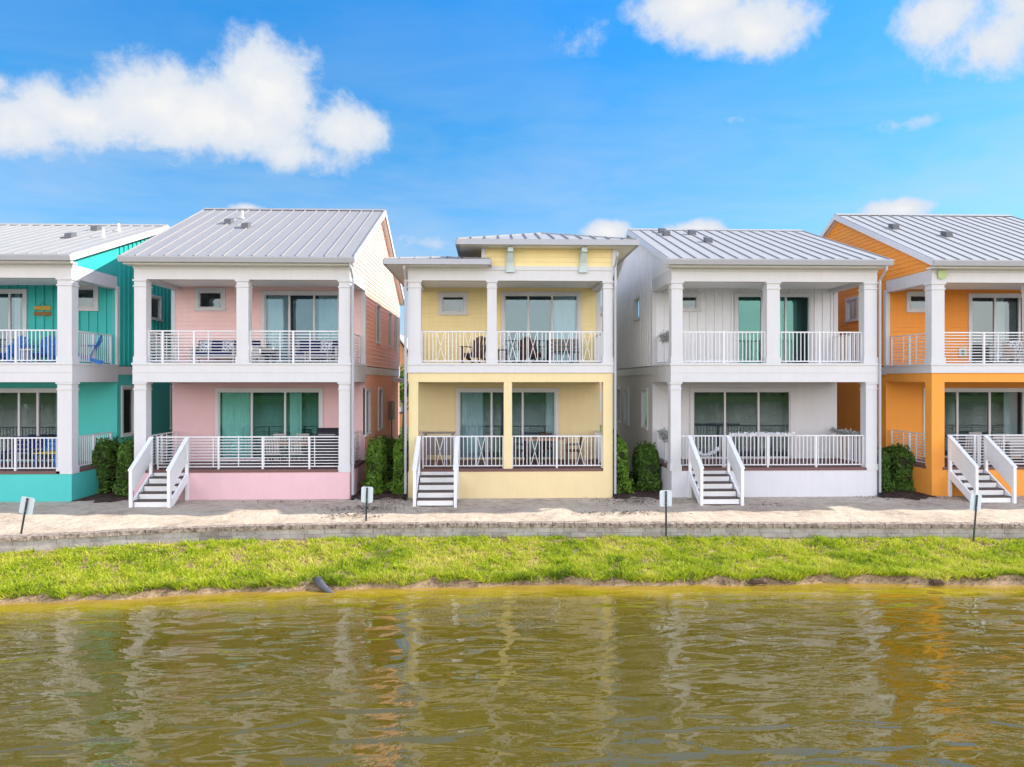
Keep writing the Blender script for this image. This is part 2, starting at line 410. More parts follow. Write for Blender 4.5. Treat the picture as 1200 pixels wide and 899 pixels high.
def glazed(parent, name, axis, c, out, u0, u1, z0, z1, splits, glass, drapes=(), casing=.10, frame=.045, sill=False, fm='white', darkin=True):
    """a window or sliding door: casing > frame, panes, curtain, room behind. The opening is u0..u1, z0..z1"""
    def bx(mb, ua, ub, za, zb, oa, ob):
        if axis == 'y': mb.box(ua, ub, min(c+out*oa, c+out*ob), max(c+out*oa, c+out*ob), za, zb)
        else: mb.box(min(c+out*oa, c+out*ob), max(c+out*oa, c+out*ob), ua, ub, za, zb)
    cs = MB(); k = casing
    bx(cs, u0-k, u0, z0, z1, -.06, .045); bx(cs, u1, u1+k, z0, z1, -.06, .045); bx(cs, u0-k, u1+k, z1, z1+k, -.06, .05)
    if sill: bx(cs, u0-k-.02, u1+k+.02, z0-k*.8, z0, -.06, .07)
    root = cs.build(name, fm, parent)
    fr = MB(); e = [u0]+list(splits)+[u1]; f = frame
    bx(fr, u0, u1, z0, z0+f, -.10, .012); bx(fr, u0, u1, z1-f, z1, -.10, .012)
    for i, x in enumerate(e):
        a, b = (x, x+f) if i == 0 else (x-f, x) if i == len(e)-1 else (x-f*.75, x+f*.75)
        bx(fr, a, b, z0+f, z1-f, -.10, .010 if i % 2 else .004)
    fr.build('frame', fm, root)
    for i in range(len(e)-1):
        g = MB(); a = e[i]+(f if i == 0 else f*.75); b = e[i+1]-(f if i == len(e)-2 else f*.75)
        o = -.05 if i % 2 else -.03
        pts = [(a, z0+f), (b, z0+f), (b, z1-f), (a, z1-f)]
        g.add([((u, c+out*o, z) if axis == 'y' else (c+out*o, u, z)) for u, z in pts], [(0, 1, 2, 3)])
        g.build('pane', glass, root)
    for (da, db) in drapes:
        d = MB(); n = int((db-da)/.045)+2
        for i in range(n):
            u = da+(db-da)*i/(n-1); o = -.17+.03*math.sin(i*1.25)+.012*math.sin(i*.41)
            for z in (z0+.03, z1-.02): d.v.append((u, c+out*o, z) if axis == 'y' else (c+out*o, u, z))
            if i: d.f.append((2*i-2, 2*i, 2*i+1, 2*i-1))
        d.build('curtain', 'curtain', root, smooth=True)
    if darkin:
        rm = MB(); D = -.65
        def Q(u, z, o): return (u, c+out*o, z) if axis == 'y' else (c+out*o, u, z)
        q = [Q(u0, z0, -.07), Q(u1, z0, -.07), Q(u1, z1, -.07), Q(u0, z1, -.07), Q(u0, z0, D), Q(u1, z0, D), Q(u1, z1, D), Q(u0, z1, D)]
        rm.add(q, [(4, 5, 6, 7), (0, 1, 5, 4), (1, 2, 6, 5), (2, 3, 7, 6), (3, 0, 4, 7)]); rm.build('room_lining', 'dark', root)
    return (u0, u1, z0, z1)

def railing(parent, p0, p1, zb, kind, h=1.05, posts=(), name='railing', xs=()):
    p0, p1 = Vector((*p0, 0)), Vector((*p1, 0)); L = (p1-p0).length; d = (p1-p0)/L
    def at(t, z): q = p0+d*t; return (q.x, q.y, z)
    mb = MB(); up = (0, 0, 1)
    mb.beam(at(0, zb+h-.02), at(L, zb+h-.02), .05, .04); mb.beam(at(0, zb+.08), at(L, zb+.08), .035, .035)
    for t in (.02, L-.02): mb.beam(at(t, zb), at(t, zb+h-.04), .045, .045)
    for t in posts: mb.beam(at(t, zb-.06), at(t, zb+h-.04), .06, .06)
    if kind == 'h':
        for i in range(1, 10): mb.beam(at(0, zb+.08+(h-.1)*i/10), at(L, zb+.08+(h-.1)*i/10), .020, .024)
        n = max(1, round(L/.85))
        for i in range(1, n): mb.beam(at(L*i/n, zb+.08), at(L*i/n, zb+h-.03), .026, .026)
    else:
        n = max(2, round(L/.125)); blocked = []
        for xc in xs:
            w = .15; blocked.append((xc-w, xc+w))
            z0, z1 = zb+.09, zb+h-.04
            mb.beam(at(xc-w*.8, z0), at(xc+w*.8, z1), .018, .020, d.cross(Vector(up))); mb.beam(at(xc+w*.8, z0), at(xc-w*.8, z1), .018, .020, d.cross(Vector(up)))
            mb.beam(at(xc-w, z0), at(xc-w, z1), .022, .022); mb.beam(at(xc+w, z0), at(xc+w, z1), .022, .022)
        for i in range(1, n):
            t = L*i/n
            if not any(a-.03 < t < b+.03 for a, b in blocked): mb.beam(at(t, zb+.09), at(t, zb+h-.03), .024, .024)
    return mb.build(name, 'rail', parent)

# ------------------------------------------------------------------ houses
ZD, ZB0, ZU, ZCL, ZE = .945, 3.73, 4.33, 6.99, 7.42     # deck, lower beam, upper deck, upper beam, frieze top
def house(name, label, xL, xR, Yf, slope, up, low, upm, lowm, roofm, posts, lposts, openings_u, openings_l, sides,
          postm_low='white', beam_low='white', rails='v', seam=None, hip=False, depth=12.2, urail=(), lrail=(), xsu=(), xsl=(),
          siderails='LR', stairs=None, spouts=(), found=None, side=None):
    Yb, Yr = Yf+2.7, Yf+depth
    gx0 = (xL+xR)/2; root = thing(name, label, 'house', (gx0, Yf+depth/2, 0)); ORIG.append((gx0, Yf+depth/2, 0))
    zeave = 7.66; Ym = (Yf-.4+Yr+.4)/2; zr = zeave+(Ym-(Yf-.4))*slope
    if hip: zr = 8.6
    # foundation of the porch, deck
    m = MB(); m.box(xL, xR, Yf, Yb, -.5, ZD-.09); m.build('foundation', found or lowm, root)
    m = MB(); m.box(xL+.36, xR-.36, Yf-.02, Yf+.30, ZD-.085, ZD)
    m.box(xL-.01, xR+.01, Yf+.30, Yb, ZD-.085, ZD); m.build('deck_floor', 'deck', root)
    # ground-floor walls
    hl = [(U(a, Yb), U(b, Yb), z0, z1) for (a, b, z0, z1, *_r) in openings_l]
    hu = [(U(a, Yb), U(b, Yb), z0, z1) for (a, b, z0, z1, *_r) in openings_u]
    sL = [s for s in sides if s[0] == 'L']; sR = [s for s in sides if s[0] == 'R']
    rng_x = (lambda z: xL, lambda z: xR)
    zbk = -.5
    m = MB(); wall(m, 'y', Yb, -1, *rng_x, ZD, ZB0+.3, hl)
    if side: m.build('ground_floor_wall', lowm, root); m = MB()
    for c, o, S in ((xL, -1, sL), (xR, 1, sR)):
        wall(m, 'x', c, o, lambda z: Yb, lambda z: Yr, zbk, ZB0+.3, [s[1:5] for s in S if s[3] < ZB0])
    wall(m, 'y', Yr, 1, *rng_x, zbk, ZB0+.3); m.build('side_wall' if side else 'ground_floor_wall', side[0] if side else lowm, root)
    # upper walls incl. gables
    Zf = zeave+.4*slope-.14
    def gmin(z): return Yb if z < ZE else Yf+.02 if z <= Zf else min(Ym, Yf+.02+(z-Zf)/slope)
    def gmax(z): return Yr if z <= Zf else max(Ym, Yr-(z-Zf)/slope)
    m = MB(); wall(m, 'y', Yb, -1, *rng_x, ZU, ZCL+.12, hu, up)
    top = ZE+.1 if hip else zr-.14
    if side: m.build('upper_wall', upm, root); m = MB()
    for c, o, S in ((xL, -1, sL), (xR, 1, sR)):
        wall(m, 'x', c, o, gmin if not hip else (lambda z: Yb if z < ZE else Yf), gmax if not hip else (lambda z: Yr), ZU-.02, top, [s[1:5] for s in S if s[3] > ZB0], up, (ZE, Zf))
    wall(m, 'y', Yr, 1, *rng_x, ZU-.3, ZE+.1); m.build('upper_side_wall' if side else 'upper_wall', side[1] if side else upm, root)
    # corner boards
    for x, o in ((xL, -1), (xR, 1)):
        a, b = (x-.025, x+.13) if o < 0 else (x-.13, x+.025)
        m = MB(); m.box(a, b, Yb-.03, Yb+.12, ZU, ZCL+.1); m.build('corner_board', 'white', root)
        a, b = (x-.03, x+.10) if o < 0 else (x-.10, x+.03)
        m = MB(); m.box(a, b, Yr-.12, Yr+.03, ZU, ZE); m.build('corner_board', 'white', root)
    # belly band with a drip ledge, upper deck
    m = MB(); zb = ZB0 if beam_low == 'white' else ZB0+.30
    e = .03
    m.box(xL-e, xR+e, Yf-e, Yf+.34, zb, ZU-.05)
    for x, o in ((xL, -1), (xR, 1)):
        a, b = (x-e, x+.34) if o < 0 else (x-.34, x+e)
        m.box(a, b, Yf+.34, Yb, zb, ZU-.05)
        a, b = (x-e, x+.02) if o < 0 else (x-.02, x+e)
        m.box(a, b, Yb, Yr, ZU-.34, ZU-.05)
    m.box(xL-.06, xR+.06, Yf-.06, Yf+.30, ZU-.05, ZU+.012)
    m.box(xL-e-.012, xR+e+.012, Yf-e-.012, Yf+.1, ZU-.30, ZU-.27)
    m.box(xL-.06, xL+.3, Yf+.30, Yb, ZU-.05, ZU+.01); m.box(xR-.3, xR+.06, Yf+.30, Yb, ZU-.05, ZU+.01)
    m.build('belly_band', 'white', root)
    if beam_low != 'white':
        m = MB(); m.box(xL, xR, Yf, Yf+.34, ZB0, zb); m.box(xL, xL+.34, Yf+.34, Yb, ZB0, zb); m.box(xR-.34, xR, Yf+.34, Yb, ZB0, zb)
        m.build('porch_beam', beam_low, root)
    m = MB(); m.box(xL+.34, xR-.34, Yf+.34, Yb, ZB0+.10, ZB0+.16); m.build('lower_ceiling', 'ceiling', root)
    m = MB(); m.box(xL+.3, xR-.3, Yf+.30, Yb, ZU-.06, ZU-.004); m.build('upper_deck', 'ceiling', root)
    # frieze beam and upper ceiling
    m = MB(); m.box(xL, xR, Yf, Yf+.30, ZCL, ZE)
    m.box(xL, xL+.30, Yf+.30, Yb, ZCL, ZE-.003); m.box(xR-.30, xR, Yf+.30, Yb, ZCL, ZE-.003)
    m.box(xL-.02, xR+.02, Yf-.025, Yf+.1, ZE-.10, ZE+.03)
    m.build('frieze_beam', 'white', root)
    m = MB(); m.box(xL+.30, xR-.30, Yf+.30, Yb, ZCL+.12, ZCL+.17); m.build('upper_ceiling', 'ceiling', root)
    # posts
    def post(pa, pb, z0, z1, mm, cap):
        a, b = U(pa, Yf), U(pb, Yf); m = MB(); w = .36
        m.box(a, b, Yf+.006, Yf+w, z0, z1)
        if cap:
            m.box(a-.025, b+.025, Yf-.02, Yf+w+.02, z1-.24, z1-.20); m.box(a-.035, b+.035, Yf-.03, Yf+w+.03, z1-.06, z1-.005)
            m.box(a-.025, b+.025, Yf-.02, Yf+w+.02, z0+.002, z0+.20)
        return m.build('post', mm, root)
    for a, b in posts: post(a, b, ZU+.012, ZCL, 'white', True)
    for a, b in lposts: post(a, b, ZD-.09, ZB0, postm_low, postm_low == 'white')
    # railings: front bays between posts, then the sides
    ps = sorted(posts)
    bays = [(U(ps[i][1], Yf), U(ps[i+1][0], Yf)) for i in range(len(ps)-1)]
    for i, (a, b) in enumerate(bays):
        railing(root, (a, Yf+.17), (b, Yf+.17), ZU, rails, posts=[U(q, Yf)-a for q in urail if a < U(q, Yf) < b], xs=[U(q, Yf)-a for q in xsu if a < U(q, Yf) < b])
    ps = sorted(lposts); bays = [(U(ps[i][1], Yf), U(ps[i+1][0], Yf)) for i in range(len(ps)-1)]
    for i, (a, b) in enumerate(bays):
        segs = [(a, b, 'railing')]
        if stairs:
            s0, s1 = U(stairs[0], Yf)+.09, U(stairs[1], Yf)-.09
            if a-.2 <= s0 and s1 <= b: segs = [(max(a, s0), s1, 'gate'), (s1+.02, b, 'railing')]+([(a, s0-.02, 'railing')] if s0-a > .3 else [])
        for (p, q, nm) in segs:
            railing(root, (p, Yf+.17), (q, Yf+.17), ZD, rails, posts=[U(t, Yf)-p for t in lrail if p < U(t, Yf) < q], name=nm, xs=[U(t, Yf)-p for t in xsl if p < U(t, Yf) < q])
    for x in ((xL+.17), (xR-.17)):
        for zz in (ZU, ZD): railing(root, (x, Yf+.38), (x, Yb-.06), zz, rails, posts=[1.15])
    # doors and windows
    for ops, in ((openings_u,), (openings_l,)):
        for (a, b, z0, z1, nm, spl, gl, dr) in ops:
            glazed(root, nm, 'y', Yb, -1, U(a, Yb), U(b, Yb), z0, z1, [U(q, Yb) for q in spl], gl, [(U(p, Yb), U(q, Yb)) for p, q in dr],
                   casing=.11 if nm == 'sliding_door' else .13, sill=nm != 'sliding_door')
    for (sd, y0, y1, z0, z1) in sides:
        ob = glazed(root, 'side_window', 'x', xL if sd == 'L' else xR, -1 if sd == 'L' else 1, y0, y1, z0, z1, [], 'glass_grey', [], casing=.10, sill=True)
    # roof
    oh = .22; X0, X1 = xL-oh, xR+oh
    if not hip:
        m = MB(); ya, yb_ = Yf-.4, Yr+.4; t = .05
        m.prism([(X0, ya, zeave), (X0, Ym, zr), (X0, yb_, zeave), (X0, yb_, zeave-t), (X0, Ym, zr-t), (X0, ya, zeave-t)], (X1-X0, 0, 0))
        n = int((X1-X0)/.43); dy = Ym-ya; L = math.hypot(dy, zr-zeave); nz = (-(zr-zeave)/L, dy/L)
        rf = m.build('roof', roofm, root)
        sm = MB(); SH = .034 if seam else .045
        for i in range(n+1):
            x = X0+.02+(X1-X0-.04)*i/n
            sm.beam((x, ya, zeave+.016), (x, Ym, zr+.016), .030, SH); sm.beam((x, Ym, zr+.016), (x, yb_, zeave+.016), .030, SH)
        sm.build('standing_seams', seam or roofm, rf)
        rc = MB(); rc.prism([(X0, Ym-.16, zr-.035), (X0, Ym, zr+.06), (X0, Ym+.16, zr-.035)], (X1-X0, 0, 0)); rc.build('ridge_cap', roofm, rf)
        m = MB()
        for s in (1, -1):
            e0, e1 = (ya, Ym) if s > 0 else (yb_, Ym)
            m.hexa([(X0+.03, e0+.03*s, zeave-t-.12), (X1-.03, e0+.03*s, zeave-t-.12), (X1-.03, e1, zr-t-.14), (X0+.03, e1, zr-t-.14),
                    (X0+.03, e0+.03*s, zeave-t-.004), (X1-.03, e0+.03*s, zeave-t-.004), (X1-.03, e1, zr-t-.004), (X0+.03, e1, zr-t-.004)])
        m.build('soffit', 'soffit', root)
        for xa, xb in ((X0-.03, X0-.002), (X1+.002, X1+.03)):
            m = MB()
            m.prism([(xa, ya-.02, zeave-.20), (xa, Ym, zr-.20), (xa, yb_+.02, zeave-.20), (xa, yb_+.02, zeave+.008), (xa, Ym, zr+.012), (xa, ya-.02, zeave+.008)], (xb-xa, 0, 0))
            m.build('rake_board', 'white', root)
        g = [(ya, X0-.03, X1+.03, zeave)]
        m = MB(); m.prism([(X0-.03, ya-.02, zeave-.20), (X0-.03, ya-.10, zeave-.20), (X0-.03, ya-.15, zeave-.06), (X0-.03, ya-.15, zeave-.02), (X0-.03, ya-.02, zeave-.02)], (X1-X0+.06, 0, 0))
        m.build('gutter', 'gutter', root)
        m = MB(); m.box(X0+.05, X1-.05, ya+.04, Yf+.02, ZE-.01, ZE+.045); m.build('eave_soffit', 'soffit', root)
    # downspouts
    for (px, zt, zb_) in spouts:
        x = U(px, Yf); s = 1 if px < (CX if True else 0) else 1
        m = MB(); y = Yf-.07
        m.tube([(x, Yf-.45, zt), (x, Yf-.45, zt-.12), (x, y, zt-.42), (x, y, zb_)], .04, 8); m.build('downspout', 'gutter', root)
        m = MB(); m.tube([(x, y, zb_+.02), (x, y, zb_-.08), (x, y-.16, zb_-.14)], .055, 8); m.build('downspout_boot', 'black', root)
    # stairs
    if stairs:
        s0, s1 = U(stairs[0], Yf), U(stairs[1], Yf); st = thing('stairs', None, None, (0, 0, 0)); st.parent = root
        rise, run = .19, .31
        y_at = lambda i: Yf-run*i
        for i in range(1, 5):
            z = ZD-rise*i
            m = MB(); m.box(s0+.06, s1-.06, y_at(i)-.03, y_at(i-1), z-.035, z); m.build('tread', 'tread', st)
        for i in range(1, 6):
            z = ZD-rise*i
            m = MB(); m.box(s0+.07, s1-.07, y_at(i-1)-.018, y_at(i-1)-.002, z+.002, z+rise-.038); m.build('riser', 'stairwhite', st)
        yB = y_at(4)-.06
        for x in (s0, s1):
            a, b = x-.045, x+.045
            m = MB()          # boarded balustrade: three sloping boards and a cap
            tops = (Yf-.05, ZD+1.06), (yB, .30+.92)
            for k, (d0, d1) in enumerate(((.04, .27), (.275, .505), (.51, .74))):
                o = .022 - .004*(k % 2)
                m.prism([(x-o, Yf-.05, ZD+1.06-d1), (x-o, yB+.02, 1.14-d1), (x-o, yB+.02, 1.14-d0), (x-o, Yf-.05, ZD+1.06-d0)], (2*o, 0, 0))
            m.hexa([(a-.02, Yf-.02, ZD+1.02), (b+.02, Yf-.02, ZD+1.02), (b+.02, yB-.06, 1.085), (a-.02, yB-.06, 1.085),
                    (a-.02, Yf-.02, ZD+1.06), (b+.02, Yf-.02, ZD+1.06), (b+.02, yB-.06, 1.125), (a-.02, yB-.06, 1.125)])
            m.build('balustrade', 'stairwhite', st)
            m = MB(); m.box(a, b, yB-.05, yB+.05, -.2, 1.08); m.build('stair_post', 'stairwhite', st)
            m = MB(); m.box(a, b, Yf-.10, Yf-.01, -.2, ZD+1.015); m.build('stair_post', 'stairwhite', st)
            m = MB(); o = .03
            m.prism([(x-o, Yf-.1, ZD-.38), (x-o, yB+.05, -.12), (x-o, yB+.05, .16), (x-o, Yf-.1, ZD-.10)], (2*o, 0, 0)); m.build('stringer', 'stairwhite', st)
    ORIG.pop()
    return root, dict(Yf=Yf, Yb=Yb, Yr=Yr, xL=xL, xR=xR, zeave=zeave, zr=zr, Ym=Ym, slope=slope)

def on(root, fn):
    ORIG.append(tuple(root.location)); r = fn(); ORIG.pop(); return r
def roof_bits(root, info, spots):
    """pipe and hooded vents standing on the front slope: (px, py, kind)"""
    rf = [c for c in root.children if c.name.split('.')[0] == 'roof'][0]; ORIG.append(tuple(root.location))
    for px, py, kind in spots:
        x, y, v = ray(px, py); s = info['slope']; y0 = info['Yf']-.4; z0 = info['zeave']
        t = (z0-ZC-s*y0)/(v-s*y); X, Y, Zz = x*t, y*t, ZC+v*t
        m = MB()
        if kind == 'p':
            m.tube([(X, Y, Zz-.05), (X, Y, Zz+.30)], .045, 8); m.lathe((X, Y, Zz-.02), [(.10, 0), (.05, .10)], 10); m.build('vent_pipe', 'white', rf)
        else:
            m.prism([(X-.12, Y-.16, Zz-.10), (X-.12, Y+.2, Zz+.02), (X-.12, Y+.2, Zz+.24), (X-.12, Y-.12, Zz+.14)], (.24, 0, 0)); m.build('hooded_vent', 'vent', rf)
    ORIG.pop()

DZ = ZD+.03; UZ = ZU+.03
DL1, DL0 = 3.40, ZD+.03
DU1, DU0 = 6.86, ZU+.03
WZ = lambda px, py, Yf: Z(px, py, Yf+2.7)

# --- pink
YP = 22.8; xl, xr = U(157, YP), U(410, YP)
pink, iP = house('pink_house', 'pink two-storey house with grey metal roof and horizontal-bar railings', xl, xr, YP, .462, 'lap', 'flat', 'pink_lap', 'pink', 'roof_grey',
    [(157, 171), (277, 291), (397, 410)], [(157, 171), (397, 410)],
    [(233, 260, WZ(246, 361, YP), WZ(246, 342, YP), 'window', [], 'glass_grey', []), (310, 397, DU0, DU1, 'sliding_door', [339, 368], 'glass_blue', [(312, 338), (372, 396)])],
    [(256, 375, DL0, DL1, 'sliding_door', [295, 334], 'glass_teal', [(258, 292), (338, 352)])],
    [('R', 25.6, 26.4, 1.85, 3.4), ('R', 28.5, 29.4, 1.85, 3.4), ('R', 28.0, 28.8, 5.3, 6.75), ('R', 31.3, 32.0, 5.3, 6.75), ('R', 33.3, 33.9, 5.3, 6.75)],
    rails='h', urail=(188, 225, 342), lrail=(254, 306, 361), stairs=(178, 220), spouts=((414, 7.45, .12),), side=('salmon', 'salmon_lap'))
roof_bits(pink, iP, [(268, 262, 'h'), (288, 267, 'h'), (284, 256, 'p')])
# --- white
YW = 22.8; xl, xr = U(787, YW), U(1028, YW)
white, iW = house('white_house', 'white two-storey house with board and batten upper walls and pale metal roof', xl, xr, YW, .352, 'batten', 'flat', 'white_board', 'white_stucco', 'roof_pale',
    [(787, 800), (899, 914), (1013, 1028)], [(786, 798), (1015, 1028)],
    [(797, 817, WZ(808, 362, YW), WZ(808, 347, YW), 'window', [], 'glass_grey', []), (864, 949, DU0, DU1, 'sliding_door', [893, 921], 'glass_teal', [(897, 918)])],
    [(812, 926, DL0, DL1, 'sliding_door', [849.5, 889], 'glass_grey', [])],
    [('L', 27.6, 28.5, 6.25, 7.0), ('L', 26.3, 27.2, 2.0, 3.4), ('L', 29.9, 30.7, 1.95, 3.4), ('L', 31.7, 32.5, 1.95, 3.4)],
    rails='v', urail=(850, 963), lrail=(902, 959), stairs=(808, 853), spouts=((1029.8, 7.45, .12),), seam='seam_dark')
roof_bits(white, iW, [(781, 276, 'h'), (811, 275, 'h'), (830, 284, 'h'), (776, 273, 'h')])
# --- orange
YO = 22.8; xl = U(1092, YO); xr = xl+6.95
p1, p2 = 1092+(1207-1092)*1.02, 0
orange, iO = house('orange_house', 'bright orange two-storey house with pale metal roof at the right edge', xl, xr, YO, .455, 'lap', 'flat', 'orange_lap', 'orange', 'roof_pale',
    [(1092, 1107), (1207, 1222), (1325, 1340)], [(1092, 1107), (1325, 1340)],
    [(1066, 1097, WZ(1080, 363, YO), WZ(1080, 346, YO), 'window', [], 'glass_grey', []), (1138, 1224, DU0, DU1, 'sliding_door', [1166, 1195], 'glass_grey', [(1170, 1182)])],
    [(1085, 1200, DL0, DL1, 'sliding_door', [1122, 1160], 'glass_grey', [(1180, 1197)])],
    [('L', 27.5, 28.3, 6.2, 7.0), ('L', 30.6, 31.5, 1.75, 3.3)],
    postm_low='orange', beam_low='orange', rails='h', urail=(1157, 1265), lrail=(1146, 1220), stairs=(1112, 1154), seam='seam_dark')
roof_bits(orange, iO, [(1048, 268, 'h'), (1110, 277, 'h')])
# --- teal
YT = 22.6; xr = U(84, YT); xl = xr-6.95
teal, iT = house('teal_house', 'teal and aqua two-storey house with pale metal roof at the left edge', xl, xr, YT, .352, 'batten', 'flat', 'teal_board', 'aqua', 'roof_pale',
    [(67, 84), (-60, -45), (-178, -163)], [(67, 84), (-178, -163)],
    [(86, 111, WZ(98, 361, YT), WZ(98, 338, YT), 'window', [], 'glass_grey', []), (-50, 28, DU0, DU1, 'sliding_door', [-24, 11], 'glass_blue', [(13, 20)])],
    [(-40, 72, DL0, DL1, 'sliding_door', [-10, 22, 44], 'glass_grey', [(62, 70)])],
    [('R', 25.65, 26.4, 1.85, 3.5), ('R', 29.5, 30.5, 1.85, 3.5), ('R', 27.6, 28.5, 6.2, 7.0)],
    rails='v', urail=(14.5, -110), lrail=(14, -110), seam='seam_dark')
roof_bits(teal, iT, [(82, 279, 'h'), (112, 270, 'h'), (121, 278, 'p'), (139, 271, 'p')])
# --- the next house of the row, just beyond the right edge (its shadow falls into the picture)
xl = U(1092, YO)+6.95+1.55; q = lambda d: CX+F*math.tan(math.atan2(xl+d, YO)-TH)
nextdoor, iN = house('mint_house', 'mint green two-storey house next to the orange house', xl, xl+6.95, YO, .352, 'batten', 'flat', 'teal_board', 'aqua', 'roof_pale',
    [(q(0), q(.38)), (q(3.3), q(3.68)), (q(6.57), q(6.95))], [(q(0), q(.38)), (q(6.57), q(6.95))],
    [], [], [], rails='v')
# --- yellow, with its raised hipped front
YY = 22.8; xl, xr = U(478, YY), U(718, YY)
yellow, iY = house('yellow_house', 'yellow two-storey house in the middle with hipped metal roofs and crossed railings', xl, xr, YY, .2, 'lap', 'flat', 'yellow_lap', 'yellow', 'roof_pale',
    [(478, 493), (571, 582), (707, 718)], [(479, 490), (590.4, 600), (707, 718)],
    [(518, 544, WZ(530, 366, YY), WZ(530, 347, YY), 'window', [], 'glass_grey', []), (591, 677, DU0, DU1, 'sliding_door', [619, 647], 'glass_blue', [(649, 675)])],
    [(538, 651, DL0, DL1, 'sliding_door', [576, 612.5], 'glass_blue', [(540, 566), (640, 650)])],
    [('L', 28, 28.5, 5.4, 6.4), ('R', 27.5, 28, 1.7, 3.2)],
    postm_low='yellow', beam_low='yellow', rails='x', urail=(645,), lrail=(653,), stairs=(491, 536), hip=True,
    xsu=(516, 548.5, 601, 625, 664, 689), xsl=(515, 564, 627, 681), spouts=((475.5, 7.42, .15), (720.5, 7.85, .12)))
def yellow_roof():
    r = yellow; s = .2; ze = 7.60; Yr = iY['Yr']; Yf = YY
    a, b = U(451, Yf-.5), U(724, Yf); ya, yb = Yf-.5, Yr+.5; xt = U(565, Yf)
    k = (b-a)/2; top = ze+s*k
    def hiproof(x0, x1, y0, y1, z, s, name, clipx=None):
        k = min(x1-x0, y1-y0)/2; zt = z+s*k; xm = (x0+x1)/2
        v = [(x0, y0, z), (x1, y0, z), (x1, y1, z), (x0, y1, z), (xm, y0+k, zt), (xm, y1-k, zt)]
        m = MB(); m.add(v, [(0, 1, 4), (1, 2, 5, 4), (2, 3, 5), (3, 0, 4, 5), (0, 3, 2, 1)]); rf = m.build(name, 'roof_pale', r)
        sm = MB(); n = int((x1-x0)/.43)
        for i in range(1, n):
            x = x0+(x1-x0)*i/n; d = min(x-x0, x1-x); sm.beam((x, y0, z+.02), (x, y0+d, z+s*d+.02), .026, .05)
            sm.beam((x, y1, z+.02), (x, y1-d, z+s*d+.02), .026, .05)
        n = int((y1-y0)/.43)
        for i in range(1, n):
            y = y0+(y1-y0)*i/n; d = min(y-y0, y1-y, k); sm.beam((x0, y, z+.02), (x0+d, y, z+s*d+.02), .026, .05, (0, 0, 1)); sm.beam((x1, y, z+.02), (x1-d, y, z+s*d+.02), .026, .05)
        for p, q in ((0, 4), (1, 4), (2, 5), (3, 5), (4, 5)): sm.beam(v[p], v[q], .09, .05)
        sm.build('standing_seams', 'seam_dark', rf)
        g = MB()
        for (p, q, ex) in (((x0, y0), (x1, y0), .02), ((x0, y1), (x1, y1), .02), ((x0, y0), (x0, y1), 0), ((x1, y0), (x1, y1), 0)):
            g.beam((p[0]-(ex if p[1] == q[1] else 0), p[1], z-.10), (q[0]+(ex if p[1] == q[1] else 0), q[1], z-.10), .13, .17)
        g.build('gutter', 'gutter', r)
        f = MB(); f.box(x0+.06, x1-.06, y0+.06, y1-.06, z-.20, z-.16); f.build('soffit', 'soffit', r)
        return rf
    hiproof(a, U(574, Yf), ya, yb, ze, .2, 'roof')
    # raised block
    x0, x1 = xt, U(723, Yf); zt = 8.02
    m = MB(); wall(m, 'y', Yf+.02, -1, lambda z: x0, lambda z: x1, ZE+.02, zt, (), 'lap')
    wall(m, 'x', x0, -1, lambda z: Yf+.02, lambda z: Yr, ZE+.02, zt, (), 'lap'); wall(m, 'x', x1-.05, 1, lambda z: Yf+.02, lambda z: Yr, ZE+.02, zt, (), 'lap')
    wall(m, 'y', Yr, 1, lambda z: x0, lambda z: x1, ZE, zt); m.build('raised_wall', 'yellow_lap', r)
    m = MB(); m.box(x0-.02, x0+.11, Yf-.03, Yf+.1, ZE+.032, zt); m.build('corner_board', 'white', r); m = MB(); m.box(x1-.16, x1-.01, Yf-.03, Yf+.1, ZE+.032, zt); m.build('corner_board', 'white', r)
    hiproof(U(536, Yf-.55), U(747, Yf-.55), Yf-.55, Yr+.5, 8.22, .27, 'raised_roof')
    for px in (598, 684):
        x = U(px, Yf-.2); w = .12
        m = MB(); m.box(x-w, x+w, Yf-.08, Yf-.012, 7.30, 8.01); m.box(x-w*.7, x+w*.7, Yf-.42, Yf-.08, 7.86, 8.0)
        m.prism([(x-w*.7, Yf-.40, 7.86), (x-w*.7, Yf-.30, 7.84), (x-w*.7, Yf-.10, 7.55), (x-w*.7, Yf-.08, 7.45), (x-w*.7, Yf-.08, 7.86)], (w*1.4, 0, 0))
        m.box(x-w-.02, x+w+.02, Yf-.10, Yf-.012, 7.25, 7.32)
        m.build('bracket', 'bracket', r)
on(yellow, yellow_roof)

def pink_extras():
    x = iP['xR']
    m = MB(); m.box(x+.002, x+.16, 31.2, 32.2, 2.05, 2.85); m.build('meter_box', 'meter', pink)
    m = MB(); m.tube([(x+.08, 31.7, 2.05), (x+.08, 31.7, 1.5), (x+.05, 31.7, -.1)], .03); m.build('conduit', 'meter', pink); m = MB(); m.tube([(x+.06, 27.6, 1.7), (x+.06, 27.6, -.1)], .025); m.build('conduit', 'meter', pink)
    m = MB(); m.prism([(x+.01, 32.6, 3.75), (x+1.0, 32.6, 3.55), (x+1.0, 32.6, 3.70), (x+.01, 32.6, 3.92)], (0, 2.2, 0)); m.build('side_door_canopy', 'white', pink)
on(pink, pink_extras)
def orange_extras():
    x = U(1127, YO+2.69); Yb = YO+2.7; z = Z(1127, 413, Yb)
    m = MB(); m.box(x-.13, x+.13, Yb-.075, Yb-.03, z-.15, z+.15); p = m.build('meter_plate', 'white', orange)
    m = MB(); m.box(x-.045, x+.045, Yb-.085, Yb-.076, z-.09, z+.04); m.box(x-.07, x+.07, Yb-.085, Yb-.076, z+.045, z+.075); m.build('green_mark', 'emblem', p)
on(orange, orange_extras)

